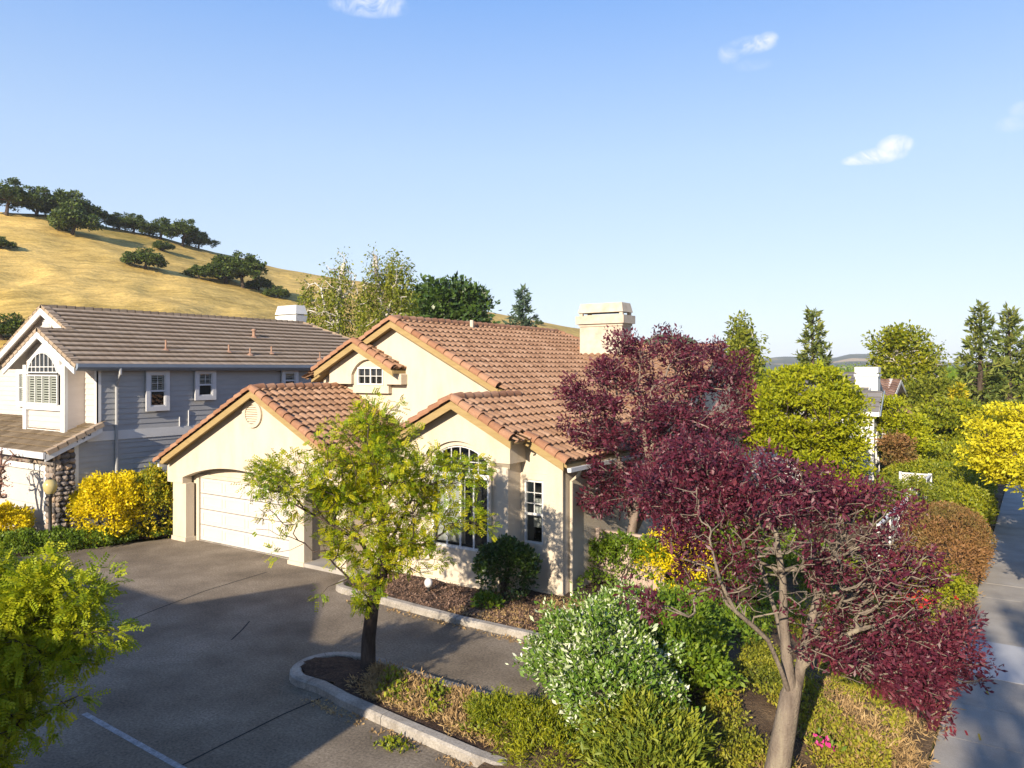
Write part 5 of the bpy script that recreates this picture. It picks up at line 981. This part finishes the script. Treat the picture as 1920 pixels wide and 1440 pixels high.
cp_(D_, 305, 471, .46, 'tiny bush just below the crest oaks', 2.)
cp_(A_, 456, 541, .95, 'large dark oak low on the slope left of the birches', 1.7)
cp_(C_, 424, 533, .85, 'oak joined to the left side of the large low oak', 5.)
cp_(D_, 374, 522, .5, 'little shrub left of the large low oak', 3.)
cp_(D_, 486, 545, .55, 'bright bush at the right foot of the large low oak', 4.2)
cp_(D_, 0, 468, .42, 'small bush at the left frame edge on the slope', .4)
cp_(D_, 520, 560, .5, 'shaded bush between the low oak and the birches', .9)
cp_(D_, 5, 640, .6, 'green bush behind the left end of the grey house roof', 2.9)
cp_(D_, 1010, 610, .35, 'scrubby bush on the slope right of the small conifer', 2.2)

# ------------------------------------------------------------------ houses beyond, fences, posts
def gable_roof(parent, u0, u1, v0, v1, ze, zr, mat, name='roof', flat=True, **k):
    "ridge along u between eaves at v0 and v1"
    vm = (v0+v1)/2; p = (zr-ze)/(vm-v0); tl = MB(); slopeF(tl, v0, ze, u0, u1, vm, p=p, flat=flat, **k)
    tiles(tl, (u1, v1, ze), (-1, 0, 0), (0, -1, p), lambda q: True, u1-u0, (v1-vm)*math.hypot(1, p), flat=flat, **k)
    r = tl.build(name, mat, parent)
    mb = MB(); mb.extrude([(u0+.05, v0+.05, ze-.05), (u0+.05, vm, zr-.05), (u0+.05, v1-.05, ze-.05), (u0+.05, v1-.05, ze-.14), (u0+.05, vm, zr-.14), (u0+.05, v0+.05, ze-.14)], (u1-u0-.1, 0, 0)); mb.build('soffit', M['gwhite'], r)
    return r
WH = thing('white_house', 'narrow white gabled house with grey roof and big white chimney behind the lime tree', 'house', (14, 26, 0))
sideR = lambda c: (lambda p: (c-p[1], p[0], p[2]))
mb = MB(); siding(mb, K(9.0), K(17.1), 25.5, 0, 3.8); mb.box(9.0, 17.08, 25.53, 27.1, 0, 3.8); mb.extrude([(17.06, 25.53, 3.75), (17.06, 26.3, 4.5), (17.06, 27.1, 3.75)], (-.1, 0, 0)); mb.box(8.0, 16.2, 27.1, 33, 0, 4.2); mb.extrude([(16.2, 27.1, 4.2), (16.2, 30, 5.6), (16.2, 33, 4.2)], (-.2, 0, 0)); mb.build('wall', M['white'], WH)
mb = MB(sideR(17.1)); siding(mb, K(25.5), K(27.1), 0, 0, 3.8); siding(mb, lambda z: 25.5+(z-3.8)*1.0, lambda z: 27.1-(z-3.8)*1.0, 0, 3.8, 4.5); mb.build('side_wall', M['siding'], WH)
mb = MB(sideR(17.1)); mb.box(25.42, 25.52, -.05, .02, 0, 3.8); mb.box(27.02, 27.12, -.05, .02, 0, 3.8); mb.box(25.5, 27.1, -.045, 0, 2.95, 3.1); mb.build('trim', M['white'], WH)
wn = window(WH, sideR(17.1), 26.0, 26.6, 1.2, 2.35, -.05, fw=.06, cols=2, rows=3, rise=.28, casing=.07, inset=.03); mb = MB(sideR(17.1)); mb.plate([ring_loops(26.02, 26.58, 1.22, 2.35, .26)], -.032, -.026); mb.build('room_backing', M['dark'], wn)
M['greyroof'] = pm('grey_shingle', [(.12, .115, .12), (.19, .18, .18), (.24, .225, .215)], 4, .85, .2, 50, attr='rnd', spread=(.1, .9))
gable_roof(WH, 12, 17.45, 25.2, 27.4, 3.72, 4.72, M['greyroof'], w=.3, ex=.34, ns=2); gable_roof(WH, 7.6, 16.5, 26.8, 33.2, 4.15, 5.65, M['greyroof'], 'main_roof', w=.3, ex=.34, ns=2)
mb = MB(); mb.extrude([(17.46, 25.15, 3.72), (17.46, 26.3, 4.74), (17.46, 27.45, 3.72), (17.46, 27.45, 3.52), (17.46, 26.3, 4.52), (17.46, 25.15, 3.52)], (.05, 0, 0)); mb.extrude([(16.5, 26.75, 4.12), (16.5, 30, 5.66), (16.5, 33.2, 4.12), (16.5, 33.2, 3.9), (16.5, 30, 5.4), (16.5, 26.75, 3.9)], (.05, 0, 0)); mb.build('bargeboard', M['gutter'], WH)
mb = MB(); mb.box(12, 17.44, 25.1, 25.2, 3.5, 3.72); mb.build('gutter', M['white'], WH)
mb = MB(); c = P(1627, HY, 41); a, b = c[0]-.55, c[0]+.55; e, f = c[1]-.4, c[1]+.4; mb.box(a, b, e, f, 3.8, 5.45); mb.box(a-.05, b+.05, e-.05, f+.05, 5.42, 5.55); mb.box(a+.06, b-.06, e+.06, f-.06, 5.55, 5.62); mb.box(a-.02, b+.02, e-.02, f+.02, 5.62, 5.92); mb.build('chimney', M['white'], WH)
BH = thing('tiled_house', 'brown tile roofed house with stepped gables half hidden by trees past the white house', 'house', (14, 38, 0))
M['browntile'] = pm('weathered_brown_tile', [(.15, .085, .06), (.26, .155, .11), (.34, .22, .165)], 5, .85, .2, 50, attr='rnd', spread=(.1, .9))
mb = MB(); mb.box(6, 16.0, 36.6, 43, 0, 4.0); mb.extrude([(16.0, 36.6, 4.0), (16.0, 39.5, 5.2), (16.0, 43, 4.0)], (-.2, 0, 0)); mb.box(10, 17.4, 40.8, 46, 0, 2.6); mb.extrude([(17.4, 40.8, 2.6), (17.4, 43.5, 4.0), (17.4, 46, 2.6)], (-.2, 0, 0)); mb.build('wall', M['sidinglight'], BH)
gable_roof(BH, 5.6, 16.45, 36.2, 42.8, 3.95, 5.1, M['browntile'], flat=False, w=.4, ex=.42, ns=5, amp=.08); gable_roof(BH, 9, 17.9, 40.3, 46.5, 2.45, 4.1, M['browntile'], 'lower_roof', flat=False, w=.4, ex=.42, ns=5, amp=.08)
mb = MB(); mb.extrude([(17.9, 40.25, 2.5), (17.9, 43.4, 4.14), (17.9, 46.5, 2.5), (17.9, 46.5, 2.25), (17.9, 43.4, 3.88), (17.9, 40.25, 2.25)], (.05, 0, 0)); mb.extrude([(16.45, 36.2, 3.95), (16.45, 39.5, 5.12), (16.45, 42.8, 3.95), (16.45, 42.8, 3.72), (16.45, 39.5, 4.88), (16.45, 36.2, 3.72)], (.05, 0, 0)); mb.build('bargeboard', M['white'], BH)
wn = window(BH, sideR(17.42), 42.6, 44.0, 1.0, 2.2, -.04, fw=.06, cols=2, rows=2, inset=.03); backing(wn, sideR(17.42), 42.62, 43.98, 1.02, 2.18, -.018)
# tall house behind the camera's left whose shadow lies across the driveway
SH = thing('neighbour_house', 'house outside the left of the frame whose gable shadow crosses the driveway', 'house', (6, -22, 0))
mb = MB(); mb.plate([[(-12, 0), (16.3, 0), (16.3, 5.6), (13.0, 5.62), (11.8, 6.2), (10.1, 6.85), (8.4, 5.6), (-12, 5.6)]], -19, -18.7); mb.box(16.1, 16.3, -26, -19, 0, 5.1); mb.box(-12, -11.8, -26, -19, 0, 4.7); mb.box(-12, 16.3, -26, -25.8, 0, 5.1); mb.build('wall', M['stucco'], SH)
gable_roof(SH, -12.3, 16.4, -26.4, -18.65, 5.1, 5.5, M['tile'], flat=True, w=.4, ex=.4, ns=2)
# white lattice fence by the footpath
def lattice(mb, m, a0, a1, z0, z1, y, gap=.12, wd=.03):
    h = z1-z0; x = a0-h
    while x < a1:
        for sgn in (1, -1):
            p0, p1 = (x, z0), (x+h, z1)
            if sgn < 0: p0, p1 = (x, z1), (x+h, z0)
            t0 = max(0, (a0-x)/h); t1 = min(1, (a1-x)/h)
            if t1-t0 > .02:
                q0 = (p0[0]+h*t0, p0[1]+(p1[1]-p0[1])*t0); q1 = (p0[0]+h*t1, p0[1]+(p1[1]-p0[1])*t1); d = y+(.008 if sgn > 0 else -.008)
                mb.add([m((q0[0]-wd/2, d, q0[1])), m((q0[0]+wd/2, d, q0[1])), m((q1[0]+wd/2, d, q1[1])), m((q1[0]-wd/2, d, q1[1]))], [(0, 1, 2, 3)])
        x += gap
def fence(name, label, m, a0, a1, h, y, lat, mat, base, posts=1.8):
    root = thing(name, label, 'fence', base); mb = MB(); mm = lambda p: m(p)
    mb.m = mm; n = int((a1-a0)/.14)
    for i in range(n): x = a0+i*(a1-a0)/n; mb.box(x+.004, x+(a1-a0)/n-.004, y-.01, y+.01, .05, h-lat)
    mb.box(a0, a1, y+.012, y+.05, h*.3, h*.3+.08); mb.build('boards', mat, root)
    mb = MB(); lattice(mb, mm, a0, a1, h-lat, h-.03, y); mb.build('lattice', mat, root)
    mb = MB(mm); mb.box(a0-.02, a1+.02, y-.05, y+.05, h-.04, h+.02); mb.build('top_rail', mat, root); mb = MB(mm); mb.box(a0, a1, y-.03, y+.03, h-lat-.03, h-lat+.02); mb.build('middle_rail', mat, root)
    for x in np.linspace(a0, a1, max(2, int((a1-a0)/posts)+1)): mb = MB(mm); mb.box(x-.05, x+.05, y-.055, y+.055, 0, h+.05); mb.build('post', mat, root)
    return root
fence('lattice_fence', 'long white board fence with lattice top running beside the rust tinged hedge', lambda p: (20.05+p[1], p[0], p[2]), 8.2, 21.0, 1.35, 0., .32, M['white'], (20.05, 14, 0))
fence('return_fence', 'short white lattice topped fence turning back from the far end of the long one', lambda p: (p[0], 21.05+p[1], p[2]), 18.9, 20.0, 1.35, 0., .32, M['white'], (18.7, 21.05, 0))
M['cedar'] = pm('weathered_pink_board', [(.42, .31, .25), (.52, .41, .34)], 3, .85, .2, 30, stretch=(1, 1, .3))
fence('garden_fence', 'small weathered fence with lattice top joining the stucco house side wall', lambda p: (p[0], 2.6+p[1], p[2]), 14.05, 15.9, 1.48, 0., .28, M['cedar'], (15.8, 2.6, 0))
PO = thing('gate_post', 'pale stucco gate post between the hedges far along the path', 'post', tuple(P(1736, HY, 43)[:2])+(0,)); c = P(1736, HY, 43)
mb = MB(); mb.box(c[0]-.16, c[0]+.16, c[1]-.16, c[1]+.16, 0, 1.55); mb.build('shaft', M['white'], PO); mb = MB(); mb.box(c[0]-.2, c[0]+.2, c[1]-.2, c[1]+.2, 1.55, 1.66); mb.build('cap', M['white'], PO)
# lamp post, bare tree, path light, meter box
LP = thing('lamp_post', 'black lamp post with an amber globe in front of the stone pillar', 'lamp', (-3.9, -3.78, 0)); c = (-2.25, -3.75, 0); LP.location = c
mb = MB(); mb.lathe([(.09, 0), (.09, .12), (.055, .16), (.05, 1.7), (.075, 1.74), (.075, 1.8), (.04, 1.84)], c, 12); mb.build('pole', M['black'], LP, True)
mb = MB(); mb.lathe([(.10, 1.82), (.17, 1.90), (.205, 2.02), (.20, 2.14), (.14, 2.24), (.05, 2.28), (.0, 2.285)], c, 18); mb.build('globe', M['amber'], LP, True)
mb = MB(); mb.lathe([(.06, 2.27), (.05, 2.31), (.0, 2.36)], c, 12); mb.build('finial', M['black'], LP, True)
rb = np.random.RandomState(77); bt = np.array([-3.75, -4.75, 0.]); BT = thing('bare_tree', 'small bare tree with pinkish branches and few red buds at the left frame edge', 'tree', tuple(bt))
tg = np.concatenate([pts_in([(bt+np.array([dx, dy, z]), .55, .5, .4, 1.)], 22, rb, .4) for dx, dy, z in ((-.5, 0, 2.6), (.4, -.2, 2.5), (.8, -.4, 2.1), (0, .3, 2.9))])
chs, tips, td = grow([[bt, bt+[.02, 0, .5], bt+[.05, 0, 1.0], bt+[0, 0, 1.35]], [bt+[.05, 0, 1.0], bt+[.4, -.2, 1.5], bt+[.7, -.4, 1.95]], [bt+[0, 0, 1.35], bt+[-.3, .1, 2.0]], [bt+[0, 0, 1.35], bt+[.15, .1, 2.2]]], tg, .3, .18, rb, .05, 0.02, .40, [.10, .095, .09, .075]); wood('trunk', chs, M['pinkbark'], BT)
i = np.repeat(np.arange(len(tips)), 9); leafmesh('crown', [leaves(tips[i]+rb.normal(0, .05, (len(i), 3)), td[i], .05, rb, .5, .8)], leafmat('red_bud_leaf', [(.10, .015, .03), (.2, .04, .05), (.28, .10, .05)]), BT)
GL = thing('garden_light', 'small white globe light on the bark mulch in front of the arched window', 'lamp', (10.95, -.75, .1)); mb = MB(); mb.lathe([(.0, .10), (.075, .13), (.105, .2), (.10, .27), (.055, .33), (0, .345)], (10.95, -.75, .12), 16); mb.build('globe', M['globe'], GL, True); mb = MB(); mb.lathe([(.03, 0), (.03, .24), (.05, .25)], (10.95, -.75, .03), 10); mb.build('stake', M['black'], GL)
MBX = thing('meter_box', 'grey meter box on the clapboard wall above the shaded shrub', 'box', (-2.5, .6, 1.2)); mb = MB(); mb.box(-2.64, -2.5, .05, .62, 1.0, 2.05); mb.build('case', M['siding'], MBX); mb = MB(); mb.box(-2.5, -2.47, .1, .57, 1.1, 1.95); mb.build('door', M['gwhite'], MBX)
for k, (v_, z0, z1) in enumerate(((1.35, 3.67, 4.25), (.98, 3.67, 4.02))): mb = MB(); mb.tube([(-2.62, v_, z0), (-2.62, v_, z1)], .022, 6); mb.build('conduit', M['gwhite'], GH)
# ------------------------------------------------------------------ ground cover
def in_poly(poly, n, rs):
    poly = np.array(poly, float); lo, hi = poly.min(0), poly.max(0); out = np.zeros((0, 2))
    while len(out) < n:
        q = lo+(hi-lo)*rs.rand(n*2, 2); ins = np.zeros(len(q), bool); j = len(poly)-1
        for i in range(len(poly)):
            (xi, yi), (xj, yj) = poly[i], poly[j]; ins ^= ((yi > q[:, 1]) != (yj > q[:, 1])) & (q[:, 0] < (xj-xi)*(q[:, 1]-yi)/(yj-yi+1e-12)+xi); j = i
        out = np.concatenate([out, q[ins]])
    return out[:n]
def patchy(q, sc_, seed): return .5+.25*(np.sin(q[:, 0]*sc_+seed)*np.cos(q[:, 1]*sc_*1.1+seed*2)+np.sin(q[:, 0]*sc_*2.3+q[:, 1]*sc_*1.7+seed))
def cover(name, poly, n, leaf, size, seed, zf, h=.14, keep=.35, sc_=2., aspect=.5, up=.8, dirz=.7, kind='stuff', k=7):
    rs = np.random.RandomState(seed); q = in_poly(poly, n//k, rs); q = q[patchy(q, sc_, seed) > keep*rs.uniform(.6, 1.4, len(q))]; i = np.repeat(np.arange(len(q)), k); b = q[i]+rs.normal(0, size*.8, (len(i), 2))
    p = np.column_stack([b, zf(b[:, 0], b[:, 1])+rs.rand(len(b))*h]); d = nrm(np.column_stack([rs.normal(0, .6, (len(b), 2)), np.full(len(b), dirz)])); return tag(leafmesh(name, [leaves(p, d, size, rs, aspect, .4, up)], leaf, None), kind=kind)
zg = lambda X, Y: .10+garden_z(X, Y)
cover('garden_ground_cover', [(19.3, -5.5), (18.9, 4.5), (22.0, 4.5), (22.1, -7.5), (20.3, -8)], 90000, pl['cover'], .046, 201, zg, .16, .42, 1.5)
cover('green_ground_cover', [(17.5, -1), (14.6, 3.2), (15.5, 8), (19.8, 8), (19.2, -1)], 26000, pl['mid'], .08, 202, zg, .2, .5, 1.2)
cover('dry_grass', [(20.6, -7), (20.6, 7), (22.5, 7), (22.5, -7)], 36000, pl['dry'], .11, 203, zg, .05, .35, 2.2, aspect=.12, up=.1, dirz=.45)
cover('island_dry_grass', [(13.6, -6.15), (17.2, -6.5), (17.2, -5.2), (13.4, -5.1)], 16000, pl['dry'], .085, 204, lambda X, Y: .13+0*X, .08, .3, 3., aspect=.16, up=.2, dirz=.4)
cover('island_weeds', [(13.7, -6.1), (16.8, -6.45), (16.8, -5.3), (13.7, -5.2)], 5000, pl['hedge'], .06, 205, lambda X, Y: .14+0*X, .14, .62, 2.6)
cover('bed_leaf_litter', [(12.4, -1.75), (16, -1.75), (16, .6), (14.2, .8), (12.4, .1)], 12000, pl['dry'], .05, 206, lambda X, Y: .125+0*X, .015, .35, 3., aspect=.4, up=2., dirz=.1)
cover('bark_chips', [(9.0, -1.6), (12.6, -1.75), (16, -1.75), (16, .5), (12.9, .1), (9.0, .1)], 16000, leafmat('bark_chip', [(.03, .018, .012), (.10, .06, .04), (.20, .12, .08), (.34, .24, .17)], .0), .05, 207, lambda X, Y: .12+0*X, .02, .1, 3., aspect=.45, up=2., dirz=.1)
cover('fallen_sprigs', [(15.4, -7.2), (15.9, -7.25), (15.95, -6.95), (15.5, -6.9)], 260, pl['hedge'], .06, 208, lambda X, Y: .01+0*X, .05, .2, 9., k=9)
cover('side_ground_cover', [(-.95, 1), (-1.0, -2), (-2.2, -4.6), (-6, -5.4), (-6, -4), (-2.6, -2.8), (-2.6, 1)], 12000, pl['mid'], .06, 209, lambda X, Y: .06+0*X, .16, .3, 2.)
def flowers(name, label, c, r, n, mat, seed, h=.5, cat='flowers'):
    rs = np.random.RandomState(seed); root = thing(name, label, cat, (c[0], c[1], 0)); k = n; q = rs.normal(0, .5, (k, 2))*r+np.array(c[:2]); z = h*rs.uniform(.5, 1.1, k)+.1; hp = np.column_stack([q, z])
    mb = MB()
    for p in hp: mb.tube([(p[0]*.6+c[0]*.4, p[1]*.6+c[1]*.4, .05), tuple(p)], [.006, .004], 4, False)
    mb.build('stems', M['bark'], root); i = np.repeat(np.arange(k), 8); leafmesh('blossom', [leaves(hp[i]+rs.normal(0, .035, (len(i), 3)), rs.normal(0, 1, (len(i), 3))+np.array([0, 0, .6]), .06, rs, .7, .3, .5)], mat, root)
    i = np.repeat(np.arange(k), 14); leafmesh('foliage', [leaves(hp[i]*np.array([1, 1, .6])+rs.normal(0, .12, (len(i), 3)), rs.normal(0, .5, (len(i), 3))+np.array([0, 0, .6]), .07, rs, .45)], pl['mid'], root); return root
c = G(1770, 1090); flowers('red_flowers', 'red flowering plant between the plum branches and the footpath', (21.2, 3.6), np.array([.8, .9]), 60, pl['redflower'], 301, .55)
flowers('pink_flowers', 'single pink flowering sprig at the bottom edge near the plum trunk', G(1543, 1432)[:2], np.array([.1, .1]), 6, pl['pinkflower'], 302, .25)
# street trees right of the frame whose shade dapples the footpath
yt = [o for o in bpy.data.objects if o.name == 'yellow_tree'][0]
for k, (u, v) in enumerate(((27.6, -13.5), (26.8, -5.0), (26.5, 3.0), (26.8, 10.5), (27.4, -9.8), (26.3, 7.0))):
    copy_tree(yt, (u, v, 0), k*1.3+2.2, (1., 1., 1.05), ['street tree behind the viewpoint shading the nearest paving', 'street tree out of frame shading the pale paving panel', 'street tree out of frame beside the red flowers', 'street tree out of frame beside the rust tinged hedge', 'street tree just behind the viewpoint on the street side', 'street tree out of frame between two others along the path'][k])

cover('kerb_litter', [(13.2, -6.75), (17.2, -7.1), (17.2, -6.9), (13.2, -6.55)], 900, pl['dry'], .05, 210, lambda X, Y: .006+0*X, .008, .3, 4., aspect=.4, up=2., dirz=.05)
cover('lane_litter', [(9.6, -2.25), (16.5, -2.3), (16.5, -2.08), (9.6, -2.0)], 1100, pl['dry'], .05, 211, lambda X, Y: .006+0*X, .008, .3, 4., aspect=.4, up=2., dirz=.05)

# ------------------------------------------------------------------ the air
mb = MB(); mb.box(-4200, 4200, -700, 5200, -12, 95); hz = mb.build('haze', bpy.data.materials.new('haze_air')); hm = hz.data.materials[0]; hm.use_nodes = True; ht = hm.node_tree; ht.nodes.clear()
ho = ht.nodes.new('ShaderNodeOutputMaterial'); hv = ht.nodes.new('ShaderNodeVolumePrincipled'); hv.inputs['Color'].default_value = (.86, .92, 1., 1); hv.inputs['Density'].default_value = .00017; hv.inputs['Anisotropy'].default_value = .0
ht.links.new(hv.outputs[0], ho.inputs['Volume']); tag(hz, kind='stuff')
rw = [o for o in bpy.data.objects if o.name == 'redwood'][0]  # slim redwood copies added out of view to cast shade along the footpath
for k, (u, v, sx, sz) in enumerate(((28.1, -26.5, .7, 1.25), (28.9, -22.5, .7, 1.0), (28.0, -34.0, .65, 1.5))):
    copy_tree(rw, (u, v, 0), k*2.1, (sx, sx, sz), ['redwood behind the viewpoint shading the near end of the footpath', 'shorter redwood behind the viewpoint close to the street', 'tallest redwood behind the viewpoint on the street side'][k])
